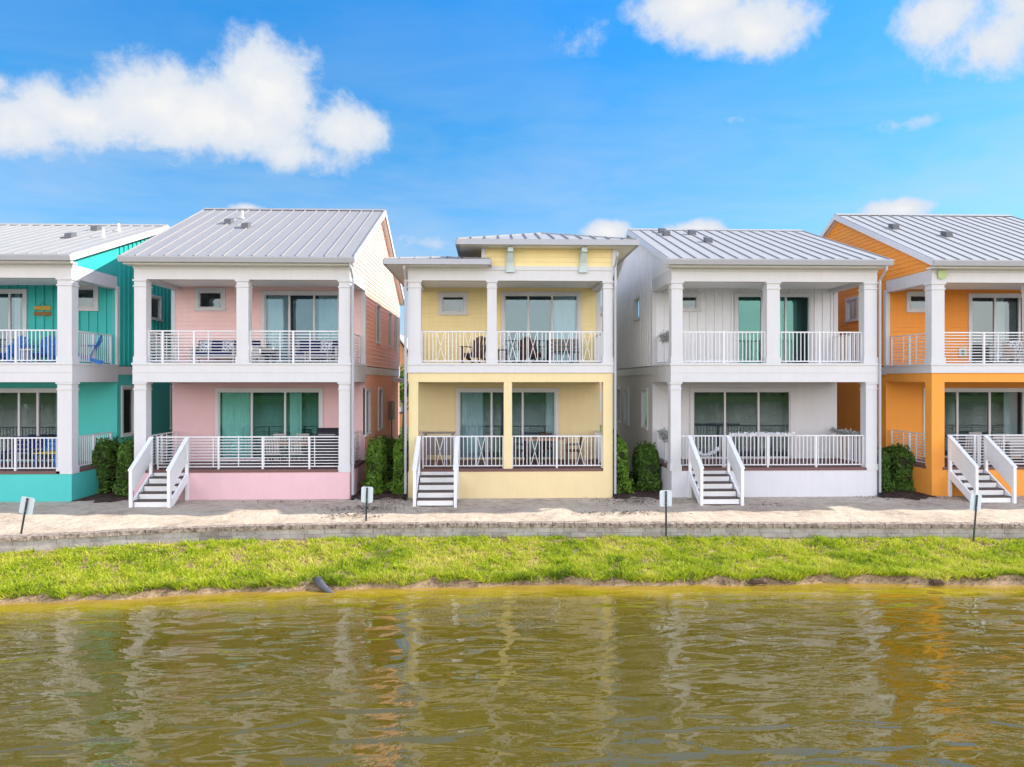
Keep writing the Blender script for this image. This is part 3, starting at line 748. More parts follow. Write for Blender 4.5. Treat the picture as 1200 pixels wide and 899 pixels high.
# ------------------------------------------------------------------ terrain
def path_from(px_list, z):
    pts = [G(px, py, z) for px, py in px_list]
    xs = np.array([p[0] for p in pts]); ys = np.array([p[1] for p in pts]); return xs, ys
wx, wy = path_from([(-500, 664), (-250, 646), (0, 631.5), (83, 626.5), (167, 622), (250, 618.5), (333, 616.6), (400, 615.4), (500, 614.4), (600, 614), (800, 614.5), (1000, 615), (1200, 615.5), (1500, 617)], -.13)
sx, sy = path_from([(-500, 742), (-250, 722), (0, 703.5), (83, 701), (167, 697), (250, 693), (333, 690), (400, 687), (500, 685), (667, 683), (800, 682.5), (1000, 681), (1100, 681.5), (1200, 683), (1500, 686)], -1.04)
XG = np.arange(-42, 42.01, .25)
def smooth(y, n=9):
    k = np.ones(n)/n; return np.convolve(np.pad(y, n//2, mode='edge'), k, 'valid')
WY = smooth(np.interp(XG, wx, wy)); SY = smooth(np.interp(XG, sx, sy))
fW = lambda X: np.interp(X, XG, WY); fS = lambda X: np.interp(X, XG, SY)+.10*np.sin(np.asarray(X)*1.3)*np.sin(np.asarray(X)*.41+1)+.04*np.sin(np.asarray(X)*4.1)
WL = -1.08
def ground_z(X, Y):
    t = np.clip((np.asarray(Y)-fW(X))/3.2, 0, 1); return -.13+.13*t
def sheet(name, m, rows, xs, label=None, kind='structure'):
    nx, ny = len(xs), len(rows); v = []; f = []
    for r in rows:
        for i in range(nx): v.append(r[i])
    for j in range(ny-1):
        for i in range(nx-1): f.append((j*nx+i, j*nx+i+1, (j+1)*nx+i+1, (j+1)*nx+i))
    b = MB(); b.add(v, f); o = b.build(name, m, None, True); tag(o, label, None, None, kind); return o
xs = np.concatenate([[-1500, -400, -120], XG, [120, 400, 1500]])
rows = []
for d in (0.12, .5, 1, 1.6, 2.3, 3.2, 5, 9, 14, 25, 60, 200, 1500):
    y = fW(xs)+d if d < 60 else np.full(len(xs), 19.5+d)
    bump = (.018*np.sin(xs*2.3+d*3)+.014*np.sin(xs*5.1-d*2)) if d < 3 else 0*xs
    z = -.13+.13*min(1, d/3.2)+bump*(np.abs(xs) < 50)
    rows.append([(x, yy, zz) for x, yy, zz in zip(xs, y, z)])
tag(sheet('ground', 'sand', rows, xs), 'dry sandy ground between the houses and the low wall')
# grass bank running under the water
prof = [(0, -.47), (.12, -.50), (.3, -.61), (.5, -.73), (.7, -.81), (.86, -.87), (.95, -.94), (1.0, -1.03)]
rows = []
for t, z in prof:
    y = fW(xs)+.05+(fS(xs)-fW(xs)-.05)*t
    bz = .03*np.sin(xs*1.7+t*5)+.025*np.sin(xs*3.9-t*7)
    rows.append([(x, yy, zz+b*(1-abs(2*t-1))) for x, yy, zz, b in zip(xs, y, np.full(len(xs), z), bz)])
for d, z in ((.12, -1.10), (.5, -1.2), (1.2, -1.45), (2.6, -1.9), (5, -2.4), (30, -2.8), (124, -2.4)):
    rows.append([(x, yy-d, z) for x, yy in zip(xs, fS(xs))])
bank = sheet('bank', 'bank', rows[::-1], xs, 'sloping soil bank below the grass and the pond bed')
# pond surface, its depth stored on the mesh
rows = []; dep = []
for d in (-.25, -.08, .05, .2, .45, .8, 1.3, 2, 3, 5, 9, 16, 30, 60, 126):
    y = fS(xs)-d; rows.append([(x, yy, WL) for x, yy in zip(xs, y)]); dep += [max(0, d)*.62]*len(xs)
pond = sheet('pond_water', 'water', rows[::-1], xs, 'murky olive pond with rippled reflections of the houses')
dd = np.array(dep).reshape(len(rows), len(xs))[::-1].ravel()
at = pond.data.attributes.new('depth', 'FLOAT', 'POINT'); at.data.foreach_set('value', dd.astype(np.float32))
rows = []
for y, z in ((-105, -1.25), (-107, -.9), (-110, -.3), (-116, .1), (-160, .3), (-1500, .3)):
    rows.append([(x, y+.8*math.sin(x*.2), z) for x in xs])
sheet('far_bank', 'farbank', rows[::-1], xs, 'grassy ground on the near side of the pond')
# mulch beds in the side yards
def bed(x0, x1, y0, y1):
    n = 26; v = []; f = []
    for i in range(n):
        t = i/(n-1); x = x0+(x1-x0)*t
        yy = y0+.22*math.sin(t*9+x0)+.12*math.sin(t*23)
        for y in (yy, yy+.6, y1): v.append((x, y, float(ground_z(x, y))+.022))
        if i: f += [(3*i-3, 3*i, 3*i+1, 3*i-2), (3*i-2, 3*i+1, 3*i+2, 3*i-1)]
    b = MB(); b.add(v, f); tag(b.build('mulch_bed', 'mulch', None, True), 'dark bark mulch between two houses', None, None, 'structure')
bed(iT['xR']+.02, iP['xL']-.02, 22.5, 34); bed(iP['xR']+.02, iY['xL']-.02, 22.7, 34)
bed(iY['xR']+.02, iW['xL']-.02, 22.7, 34); bed(iW['xR']+.02, iO['xL']-.02, 22.3, 34)

# fallen leaves and bark drifting out of the side yards
def litter():
    cs = []
    for (px, py, sx_, sy_, k) in ((430, 596, .75, .35, 420), (415, 603, .5, .2, 160), (455, 588, .5, .4, 260), (742, 588, .6, .4, 420), (730, 600, .8, .16, 220), (110, 575, .9, .4, 330), (1060, 583, .9, .4, 420), (900, 592, .6, .15, 60), (330, 590, .7, .12, 50)):
        x, y = G(px, py, -.03)
        for j in range(k):
            X, Y = x+random.gauss(0, sx_), y+random.gauss(0, sy_); cs.append((X, Y, float(ground_z(X, Y))+.022+.012*random.random()))
    for j in range(900):
        X = random.uniform(-16, 17); k = .1 if X < 5 else .6
        if random.random() > k: continue
        Y = float(fS(X))+random.uniform(-.05, .22); zb_ = float(np.interp(Y-float(fS(X)), [-.12, 0, .25], [-1.09, -1.03, -.92])); cs.append((X, Y, zb_+.03))
    o = leafmesh('leaf_litter', 'mulch', None, cs, .035, np.tile([0, 0, 3.], (len(cs), 1)), .6); tag(o, 'dry leaves and bark scraps scattered on the sand and along the muddy shore', 'leaf litter', None, 'stuff')
litter()

# retaining wall along the sand edge
def retaining():
    root = thing('retaining_wall', 'low weathered concrete block retaining wall between the sand and the grass', 'wall', (0, float(fW(0)), -.56))
    ORIG.append(tuple(root.location))
    def courses(name, m, z0, z1, off, wdt, bl, gap, jit):
        V = []; rn = []; x = -40.
        while x < 40:
            L = bl*random.uniform(.85, 1.15); xa, xb = x+gap/2, x+L-gap/2; o = off+random.uniform(-jit, jit); dz = random.uniform(-jit, jit)*.5
            ya, yb = float(fW(xa))-o, float(fW(xb))-o
            c = .012
            p = [(xa, ya, z0), (xb, yb, z0), (xb, yb+wdt, z0), (xa, ya+wdt, z0), (xa, ya, z1+dz), (xb, yb, z1+dz), (xb, yb+wdt, z1+dz), (xa, ya+wdt, z1+dz)]
            for fc in ((4, 5, 6, 7), (0, 1, 5, 4), (1, 2, 6, 5), (3, 0, 4, 7)): V += [p[i] for i in fc]
            rn += [random.random()]*4; x += L
        V = np.array(V)-np.array(ORIG[-1]); return quads(name, m, root, V, len(V)//4, 4, np.array(rn))
    courses('cap_course', 'cap', -.215, -.105, .035, .30, .30, .016, .014)
    courses('upper_course', 'block', -.355, -.217, .0, .26, .42, .008, .006)
    courses('lower_course', 'block', -.62, -.358, .022, .26, .42, .008, .006)
    m = MB()
    for i in range(len(XG)-1):
        a, b = XG[i], XG[i+1]; m.add([(a, fW(a)+.1, -.7), (b, fW(b)+.1, -.7), (b, fW(b)+.1, -.13), (a, fW(a)+.1, -.13)], [(0, 1, 2, 3)])
    m.build('earth_face', 'cap', root); ORIG.pop()
    return root
retaining()

# grass
def bank_z(X, Y):
    t = (Y-fW(X)-.05)/(fS(X)-fW(X)-.05)
    bz = .03*np.sin(X*1.7+t*5)+.025*np.sin(X*3.9-t*7)
    return np.interp(t, [p[0] for p in prof], [p[1] for p in prof])+bz*(1-np.abs(2*t-1)), t
def grass(nt_=15000, nb=11):
    n = nt_*nb
    TX = rng.uniform(-17.5, 17.5, nt_); TT = rng.uniform(.0, 1., nt_)**.92
    sz = rng.uniform(.5, 1.25, nt_); tone = np.clip(rng.normal(.46, .2, nt_), 0, 1)
    X = np.repeat(TX, nb)+rng.normal(0, .05, n); t = np.repeat(TT, nb)+rng.normal(0, .014, n)
    S, tn = np.repeat(sz, nb), np.repeat(tone, nb)
    edge = .992+.02*np.sin(X*1.9)+.02*np.sin(X*5.3+1)-.04*np.clip((X-5)/3, 0, 1)*(.6+.4*np.sin(X*2.7))
    bare = (np.sin(X*.9+.5)+np.sin(X*2.3+2)+.6*np.sin(X*6.1)) > 1.1      # sparse dry spots just under the wall
    start = .03+.12*bare
    keep = (t < edge) & (t > start*rng.uniform(.4, 1.2, n)); X, t, S, tn, edge = (q[keep] for q in (X, t, S, tn, edge)); n = len(X)
    Y = fW(X)-.02+(fS(X)-fW(X)+.02)*t; z, _ = bank_z(X, Y)
    lip = np.clip(1-(edge-t)/.13, 0, 1)
    lump = np.clip(.5+.5*np.sin(X*3.1+np.sin(Y*4.)*1.4)*np.sin(Y*5.3+X*1.1)+.35*np.sin(X*9.3+Y*7.7), 0, 1.3)
    h = rng.uniform(.045, .105, n)*S*(.75+.6*lump)+.10*lip*S
    a = rng.uniform(0, 2*np.pi, n); w = rng.uniform(.009, .020, n)
    lean = rng.normal(0, .8, (n, 2))*h[:, None]; lean[:, 1] -= lip*.05
    dx, dy = np.cos(a)*w, np.sin(a)*w
    b0 = np.stack([X-dx, Y-dy, z-.01], 1); b1 = np.stack([X+dx, Y+dy, z-.01], 1)
    tip = np.stack([X+lean[:, 0], Y+lean[:, 1], z+h], 1)
    V = np.stack([b0, b1, tip], 1).reshape(-1, 3)
    rnd = np.clip(tn+rng.normal(0, .12, n)+.10*(.6-lump)-.25*lip, 0, 1)
    o = quads('bank_grass', 'grass', None, V, n, 3, rnd)
    tag(o, 'bright yellow-green grass on the sloping bank above the water', 'grass', None, 'stuff')
grass()

# ------------------------------------------------------------------ hedges
def hedge(px0, px1, ytop, Y0, Y1, label, m='hedge', seed=0):
    x0, x1 = U(px0, Y0), U(px1, Y0); zt = Z((px0+px1)/2, ytop, Y0)
    g0 = float(ground_z((x0+x1)/2, Y0))-.02
    root = thing('hedge_bush', label, 'hedge', ((x0+x1)/2, (Y0+Y1)/2, g0), 0, 'clipped hedge bushes between the houses'); ORIG.append(tuple(root.location))
    w, d, h = x1-x0, Y1-Y0, zt-g0
    N = int(1700*(w*h+d*h+w*d)); pts = []; nr = []
    for k in range(N):
        f = random.random()*(2*w*h+2*d*h+w*d)
        a, b = random.random(), random.random()
        if f < 2*w*h: s = -1 if f < w*h*1.4 else 1; p = (x0+a*w, Y0 if s < 0 else Y1, g0+.06+b*(h-.06)); n = (0, s, 0)
        elif f < 2*w*h+2*d*h: s = -1 if f < 2*w*h+d*h else 1; p = (x0 if s < 0 else x1, Y0+a*d, g0+.06+b*(h-.06)); n = (s, 0, 0)
        else: p = (x0+a*w, Y0+b*d, zt); n = (0, 0, 1)
        wob = .10*math.sin(p[0]*7+p[2]*5+seed)+.09*math.sin(p[1]*6+p[2]*9+seed*2)-.07+random.gauss(0, .045)
        q = Vector(p)+Vector(n)*wob
        # round the shoulders
        c = Vector(((x0+x1)/2, (Y0+Y1)/2, g0+h*.5)); r = Vector(((q.x-c.x)/(w/2), (q.y-c.y)/(d/2), (q.z-c.z)/(h/2)))
        e = sum(abs(v)**3.2 for v in r)**(1/3.2)
        if e > 1.0 and r.z > -.5: q = c+(q-c)*(1/e)*random.uniform(.96, 1.03)
        pts.append(q); nr.append(n)
    
    for k in range(9):      # stray shoots
        bx_, by_ = random.uniform(x0+.1, x1-.1), random.uniform(Y0+.1, Y1-.1)
        for j in range(9): pts.append((bx_+random.gauss(0, .03), by_+random.gauss(0, .03), zt-.03+j*.018)); nr.append((0, 0, .3))
    leafmesh('foliage', m, root, pts, .055, nr, .85)
    b = MB(); b.cushion(x0+.12, x1-.12, Y0+.12, Y1-.12, g0+.05, zt-.2, .14); b.build('twigs', 'hedgecore', root)
    b = MB()
    for i in range(4): 
        xx, yy = x0+w*random.uniform(.25, .75), Y0+d*random.uniform(.25, .75); b.tube([(xx, yy, g0-.05), (xx+.03, yy, g0+.2)], .022, 6)
    b.build('stem', 'bark', root); ORIG.pop()
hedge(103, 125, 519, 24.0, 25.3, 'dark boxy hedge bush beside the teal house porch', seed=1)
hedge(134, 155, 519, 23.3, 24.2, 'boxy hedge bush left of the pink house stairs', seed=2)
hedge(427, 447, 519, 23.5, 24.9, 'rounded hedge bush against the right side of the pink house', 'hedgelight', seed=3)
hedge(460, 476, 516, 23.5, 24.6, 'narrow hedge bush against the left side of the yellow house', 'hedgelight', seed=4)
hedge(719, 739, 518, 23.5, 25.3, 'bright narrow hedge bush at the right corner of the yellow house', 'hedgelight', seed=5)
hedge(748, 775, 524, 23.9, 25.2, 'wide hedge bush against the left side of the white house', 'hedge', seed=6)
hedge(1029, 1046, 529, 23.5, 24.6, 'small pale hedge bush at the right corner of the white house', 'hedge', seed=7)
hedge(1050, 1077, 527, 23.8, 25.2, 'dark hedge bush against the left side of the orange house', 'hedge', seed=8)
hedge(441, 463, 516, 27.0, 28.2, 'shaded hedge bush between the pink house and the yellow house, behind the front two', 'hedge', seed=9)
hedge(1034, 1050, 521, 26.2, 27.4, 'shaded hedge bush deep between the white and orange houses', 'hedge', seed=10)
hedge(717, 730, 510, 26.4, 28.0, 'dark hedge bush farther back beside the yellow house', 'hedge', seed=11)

# air conditioner behind the hedge
def ac():
    x, Y = U(462, 29.0), 29.0
    root = thing('air_conditioner', 'grey air conditioner unit on a raised slab between pink and yellow houses', 'air conditioner', (x, Y, 0)); ORIG.append(tuple(root.location))
    m = MB(); m.box(x-.62, x+.62, Y-.5, Y+.5, -.06, .10); m.build('pad', 'concrete', root)
    m = MB(); m.box(x-.42, x+.42, Y-.42, Y+.42, .10, 1.28)
    m.build('body', 'dark', root)
    m = MB()
    for i in range(12): m.box(x-.435, x+.435, Y-.435, Y+.435, .16+i*.09, .185+i*.09)
    m.build('louvre', 'metal', root)
    m = MB(); m.box(x-.52, x+.50, Y-.48, Y+.48, 1.28, 1.35); m.build('top_cover', 'metal', root)
    m = MB(); m.lathe((x, Y, 1.35), [(.36, 0), (.36, .02), (.1, .05)], 20); m.build('fan_guard', 'black', root)
    ORIG.pop()
ac()

# ------------------------------------------------------------------ sign posts on the bank (seen from behind)
def sign_proto():
    root = thing('pond_sign', 'x', 'sign', (0, 0, 0), 0, 'small signs on posts along the bank')
    m = MB(); m.prism([(-.025, -.006, -.3), (.025, -.006, -.3), (.025, .0, -.3), (.012, .022, -.3), (-.012, .022, -.3), (-.025, 0, -.3)], (0, 0, 1.58)); m.build('post', 'post_dark', root)
    m = MB(); c = .03; w, z0, z1 = .165, .86, 1.30
    m.prism([(-w+c, .026, z0), (w-c, .026, z0), (w, .026, z0+c), (w, .026, z1-c), (w-c, .026, z1), (-w+c, .026, z1), (-w, .026, z1-c), (-w, .026, z0+c)], (0, .006, 0)); m.build('plate', 'signback', root)
    m = MB()
    for z in (.95, 1.21): m.lathe((0, -.008, z), [(.012, -.008), (.012, .008)], 8)
    m.build('bolt', 'metal', root); return root
sp = sign_proto()
for i, (bx, by, rx, ry, rz, lab) in enumerate([(22, 648, .06, .20, .05, 'white sign plate on a strongly leaning post at the left end of the wall'),
        (428.5, 631, .02, .035, -.05, 'white sign plate on a slightly leaning post before the gap left of the yellow house'),
        (780.5, 636, .0, .0, .03, 'white sign plate on an upright post in front of the white house corner'),
        (1140.5, 639, .02, .075, .12, 'white sign plate on a leaning post in front of the orange house stairs')]):
    z = -.60; x, y = G(bx, by, z); o = sp if i == 0 else copy_tree(sp)
    zz, _ = bank_z(np.array([x]), np.array([y])); o.location = (x, y, float(zz[0])); o.rotation_euler = (rx, ry, rz); o['label'] = lab

# pipe end and driftwood at the shore
def shore_bits():
    x, y = G(373, 686, -1.0)
    root = thing('drain_pipe', 'grey curved drain pipe end lying at the waterline below the pink house', 'pipe', (x, y, -1.05)); ORIG.append(tuple(root.location))
    P = [(x-.06, y+.22, -.93), (x, y+.05, -.92), (x+.10, y-.10, -.96), (x+.26, y-.24, -1.04), (x+.44, y-.34, -1.12)]
    m = MB(); m.tube(P, [.10, .10, .085, .065, .035], 14, cap=False); m.tube(P, [.088, .088, .073, .053, .02], 14, cap=False); m.build('body', 'pipe', root, True)
    m = MB(); m.tube([(x-.065, y+.235, -.93), (x-.05, y+.195, -.93)], .112, 14, cap=False); m.build('rim', 'pipe', root, True); ORIG.pop()
    for k, (px, py, L, lab) in enumerate([(888, 683, .42, 'dark driftwood chunk on the muddy edge below the white house'), (1098, 683.5, .3, 'small dark driftwood stick on the muddy edge below the orange house')]):
        x, y = G(px, py, -1.03)
        m = MB(); ORIG.append((x, y, -1.05)); m.tube([(x-L/2, y+.05, -1.05), (x-L/4, y, -1.0), (x+L/4, y-.02, -.99), (x+L/2, y-.06, -1.04)], [.035, .07, .06, .025], 7); 
        o = m.build('driftwood', 'wood_drift', None); ORIG.pop(); o.location = (x, y, -1.05); tag(o, lab, 'driftwood', 'driftwood at the waterline')
shore_bits()

# ------------------------------------------------------------------ porch furniture (prototypes built at the origin, facing -Y)
def adirondack(col, name='adirondack_chair'):
    r = thing(name, 'x', 'chair', (0, 0, 0))
    m = MB()
    for i in range(6): m.beam((-.27, -.28+i*.095, .37-i*.022), (.27, -.28+i*.095, .37-i*.022), .085, .022)
    m.build('seat', col, r)
    m = MB()
    for i in range(6):
        t = (i-2.5); top = 1.0-.022*t*t
        m.beam((t*.085, .22, .24), (t*.105, .52, top), .08, .02, (0, 1, .4))
    m.beam((-.27, .36, .58), (.27, .36, .58), .05, .02); m.build('backrest', col, r)
    for s in (-1, 1):
        m = MB(); m.box(s*.34-.06, s*.34+.06, -.36, .42, .60, .625); m.build('arm', col, r)
        m = MB(); m.box(s*.31-.02, s*.31+.02, -.33, -.23, 0, .60); m.build('leg', col, r)
        m = MB(); m.beam((s*.28, -.30, .35), (s*.28, .50, .06), .025, .11); m.box(s*.28-.02, s*.28+.02, .44, .53, 0, .12); m.build('leg', col, r)
    return r
def sofa(w, frame, cush):
    r = thing('outdoor_sofa', 'x', 'sofa', (0, 0, 0)); h = w/2
    m = MB(); m.box(-h, h, -.34, .36, .22, .30); m.box(-h, h, .30, .37, .30, .78)
    for s in (-1, 1): m.box(s*(h-.04)-.04, s*(h-.04)+.04, -.34, .30, .30, .60)
    m.build('frame', frame, r)
    n = 2 if w > 1 else 1
    for i in range(n):
        a = -h+.09+(w-.18)*i/n; b = -h+.09+(w-.18)*(i+1)/n
        m = MB(); m.cushion(a+.005, b-.005, -.35, .26, .302, .44); m.build('seat_cushion', cush, r)
        m = MB(); m.cushion(a+.01, b-.01, .14, .295, .442, .86); m.build('back_cushion', cush, r)
    for x in (-h+.04, h-.04):
        for y in (-.31, .33):
            m = MB(); m.box(x-.03, x+.03, y-.03, y+.03, 0, .22); m.build('leg', frame, r)
    return r
def table(w, d, h, top, legm, name='patio_table', cat='table'):
    r = thing(name, 'x', cat, (0, 0, 0))
    m = MB(); m.box(-w/2, w/2, -d/2, d/2, h-.04, h); m.build('table_top', top, r)
    for x in (-w/2+.06, w/2-.06):
        for y in (-d/2+.06, d/2-.06):
            m = MB(); m.beam((x, y, 0), (x, y, h-.04), .045, .045); m.build('leg', legm, r)
    return r
def dchair(frame, seat):
    r = thing('dining_chair', 'x', 'chair', (0, 0, 0))
    m = MB(); m.cushion(-.23, .23, -.24, .22, .42, .47, .02); m.build('seat', seat, r)
    m = MB()
    for i in range(5): m.beam((-.18+i*.09, .24, .47), (-.18+i*.09, .30, .93), .045, .015, (0, 1, 0))
    m.beam((-.23, .31, .93), (.23, .31, .93), .03, .06); m.build('backrest', seat, r)
    for x in (-.21, .21):
        for y in (-.21, .22):
            m = MB(); m.beam((x, y, 0), (x, y, .42), .03, .03); m.build('leg', frame, r)
        m = MB(); m.beam((x, -.21, .64), (x, .26, .66), .03, .03); m.beam((x, -.2, .42), (x, -.2, .64), .025, .025); m.build('arm', frame, r)
    return r
def pillow():
    r = thing('throw_pillow', 'x', 'pillow', (0, 0, 0), 0, 'patterned pillows on the pink house sofas')
    m = MB(); n = 9
    for s in (-1, 1):
        o = len(m.v)
        for i in range(n):
            for j in range(n):
                a, b = i/(n-1)*2-1, j/(n-1)*2-1; t = .075*((1-a**4)*(1-b**4))**.5
                m.v.append((a*.20, s*t, .20+b*.20))
        for i in range(n-1):
            for j in range(n-1):
                q = (o+i*n+j, o+(i+1)*n+j, o+(i+1)*n+j+1, o+i*n+j+1); m.f.append(q if s < 0 else q[::-1])
    m.build('cushion', 'pattern', r, True); return r

def at_px(px, Y): return U(px, Y)
# pink upper porch
Y = 24.85
s1 = sofa(1.5, 'wicker', 'navy'); s1.location = (U(253, Y), Y, ZU); s1['label'] = 'grey wicker sofa with navy cushions below the small window of the pink house'; s1['group'] = 'sofas on the pink house balcony'
s2 = place(s1, (U(372, Y), Y, ZU), 0, 'grey wicker loveseat with navy cushions at the right end of the pink house balcony')
ac1 = sofa(.78, 'wicker', 'navy'); ac1.name = 'outdoor_armchair'; ac1['category'] = 'armchair'; ac1.location = (U(303, 24.6), 24.6, ZU); ac1.rotation_euler = (0, 0, R(70)); ac1['label'] = 'navy cushioned armchair behind the middle post of the pink house balcony'
p = pillow(); p.location = (U(240, 24.8), Y-.03, ZU+.435); p.rotation_euler = (R(-14), 0, .1); p['label'] = 'patterned pillow at the left end of the wicker sofa below the window'
place(p, (U(266, 24.8), Y-.03, ZU+.435), -.1, 'patterned pillow at the right end of the wicker sofa below the window').rotation_euler = (R(-14), 0, -.1)
place(p, (U(382, 24.8), Y-.03, ZU+.435), .05, 'patterned pillow on the loveseat in front of the balcony door').rotation_euler = (R(-14), 0, .05)
ct = table(.85, .5, .42, 'wicker', 'wicker', 'coffee_table'); ct.location = (U(372, 23.9), 23.95, ZU); ct['label'] = 'low grey wicker coffee table in front of the loveseat on the pink house balcony'
st = table(.35, .35, .45, 'black', 'black', 'side_table'); st.location = (U(318, 24.4), 24.3, ZU); st['label'] = 'small black side table beside the navy armchair'
# pink lower porch: table, chairs, covered grill
dt = table(1.5, .85, .74, 'tan', 'black', 'dining_table'); dt.location = (U(340, 24.3), 24.3, ZD); dt['label'] = 'dining table on the ground porch of the pink house'
dc = dchair('black', 'wicker'); 
for i, (px, yy, rz, lab) in enumerate([(322, 23.7, math.pi, 'pale dining chair at the left front of the pink house dining table'), (348, 23.7, math.pi, 'pale dining chair at the right front of the pink house dining table'),
                      (325, 24.95, 0, 'pale dining chair behind the pink house dining table on the left'), (352, 24.95, 0, 'pale dining chair behind the pink house dining table on the right')]):
    o = dc if i == 0 else copy_tree(dc); o.location = (U(px, yy), yy, ZD); o.rotation_euler = (0, 0, rz); o['label'] = lab; o['group'] = 'chairs round the pink house dining table'
def grill():
    r = thing('covered_grill', 'black covered barbecue grill in the right corner of the pink house porch', 'grill', (U(385, 24.1), 24.1, ZD))
    m = MB(); m.cushion(-.5, .5, -.28, .28, .05, .92, .04); m.build('cover', 'cover', r)
    m = MB(); m.prism([(-.36, -.25, .90), (-.36, .25, .90), (-.36, .20, 1.12), (-.36, .02, 1.24), (-.36, -.18, 1.12)], (.72, 0, 0)); m.build('lid_cover', 'cover', r)
    m = MB(); m.beam((-.28, -.26, 1.03), (.28, -.26, 1.03), .03, .03); m.build('handle', 'metal', r)
    for x in (-.42, .42):
        m = MB(); m.lathe((x, 0, 0), [(.06, 0), (.06, .06)], 10); m.build('wheel', 'black', r)
grill()
# teal porches
a1 = adirondack('blue'); 
for i, (px, yy, rz, lab) in enumerate([(52, 24.4, R(10), 'bright blue adirondack chair below the wooden wall sign'), (98, 24.1, R(-70), 'blue adirondack chair seen from the side, behind the right corner post of the teal balcony'), (10, 24.4, R(-10), 'blue adirondack chair in front of the teal balcony door')]):
    o = a1 if i == 0 else copy_tree(a1); o.location = (U(px, yy), yy, ZU); o.rotation_euler = (0, 0, rz); o['label'] = lab; o['group'] = 'blue chairs on the teal balcony'
t1 = table(.4, .4, .5, 'white', 'white', 'side_table'); t1.location = (U(34, 24.2), 24.2, ZU); t1['label'] = 'small white side table between two blue chairs on the teal balcony'
def bench(col, slat, w, label, loc, cat='bench'):
    r = thing('porch_bench', label, cat, loc)
    m = MB()
    for i in range(4): m.beam((-w/2, -.2+i*.13, .44), (w/2, -.2+i*.13, .44), .11, .025)
    m.build('seat', slat, r)
    m = MB()
    for i in range(3): m.beam((-w/2, .27+i*.02, .56+i*.15), (w/2, .27+i*.02, .56+i*.15), .02, .11)
    m.build('backrest', col, r)
    for x in (-w/2+.06, w/2-.06):
        m = MB(); m.box(x-.03, x+.03, -.22, -.16, 0, .44); m.box(x-.03, x+.03, .22, .28, 0, .9); m.box(x-.03, x+.03, -.16, .22, .38, .42); m.build('leg', col, r)
    return r
bench('blue', 'yellowplastic', .75, 'small blue and yellow bench on the ground porch of the teal house', (U(58, 24.0), 24.0, ZD))
b2 = bench('navy', 'navy', 1.2, 'dark navy bench on the ground porch of the teal house by the left edge', (U(28, 24.6), 24.6, ZD))
def wallsign():
    Yb = iT['Yb']; x = U(51, Yb); z = Z(51, 364.5, Yb)
    r = thing('wooden_sign', 'two-board yellow and brown wooden sign hung on the teal balcony wall', 'sign', (x, Yb-.03, z))
    for k, (w, dz, mm) in enumerate(((.29, .10, 'woodsign1'), (.31, -.10, 'woodsign2'))):
        m = MB(); h = .075
        m.prism([(-w, -.03, dz-h*.8), (w*.93, -.03, dz-h), (w, -.03, dz), (w*.93, -.03, dz+h), (-w*.96, -.03, dz+h*.8)], (0, .035, 0)); m.build('board', mm, r)
    m = MB(); m.tube([(-.12, -.012, .16), (0, -.012, .30), (.12, -.012, .16)], .008, 5); m.build('cord', 'wood_drift', r)
wallsign()
# yellow porches
a2 = adirondack('brownwood')
for i, (px, yy, rz, lab) in enumerate([(556, 24.3, R(-25), 'dark brown adirondack chair left of the middle post on the yellow balcony'), (622, 24.5, R(12), 'red-brown adirondack chair in front of the yellow balcony door')]):
    o = a2 if i == 0 else copy_tree(a2); o.location = (U(px, yy), yy, ZU); o.rotation_euler = (0, 0, rz); o['label'] = lab; o['group'] = 'brown chairs on the yellow balcony'
t2 = table(.42, .42, .5, 'black', 'black', 'side_table'); t2.location = (U(589, 24.0), 24.0, ZU); t2['label'] = 'small black metal side table right of the middle post on the yellow balcony'
b3 = bench('greywood', 'black', 1.05, 'dark slatted bench in front of the curtained pane on the yellow balcony', (U(661, 24.75), 24.75, ZU))
dt2 = table(1.5, .9, .86, 'tan', 'brownwood', 'dining_table'); dt2.location = (U(640, 24.2), 24.2, ZD); dt2['label'] = 'tan-topped dining table on the ground porch of the yellow house'
dc2 = dchair('black', 'brownwood')
for i, (px, yy, rz, lab) in enumerate([(612, 24.2, R(90), 'dark chair at the left end of the yellow house dining table'), (671, 24.2, R(-90), 'dark chair at the right end of the yellow house dining table'), (640, 25.0, 0, 'dark chair behind the yellow house dining table')]):
    o = dc2 if i == 0 else copy_tree(dc2); o.location = (U(px, yy), yy, ZD); o.rotation_euler = (0, 0, rz); o['label'] = lab; o['group'] = 'chairs round the yellow house dining table'
def barstool_counter():
    x = U(515, 23.75); Y = 23.75
    r = thing('bar_counter', 'grey weathered narrow counter behind the gate of the yellow house stairs', 'counter', (x, Y, ZD))
    m = MB(); m.box(-.55, .52, -.14, .14, 1.06, 1.12); m.build('counter_top', 'greywood', r)
    for s in (-.46, .44):
        m = MB(); m.box(s-.04, s+.04, -.1, .1, 0, 1.06); m.build('leg', 'greywood', r)
    m = MB(); m.box(-.42, .40, -.01, .01, .35, .95); m.build('panel', 'greywood', r)
barstool_counter()
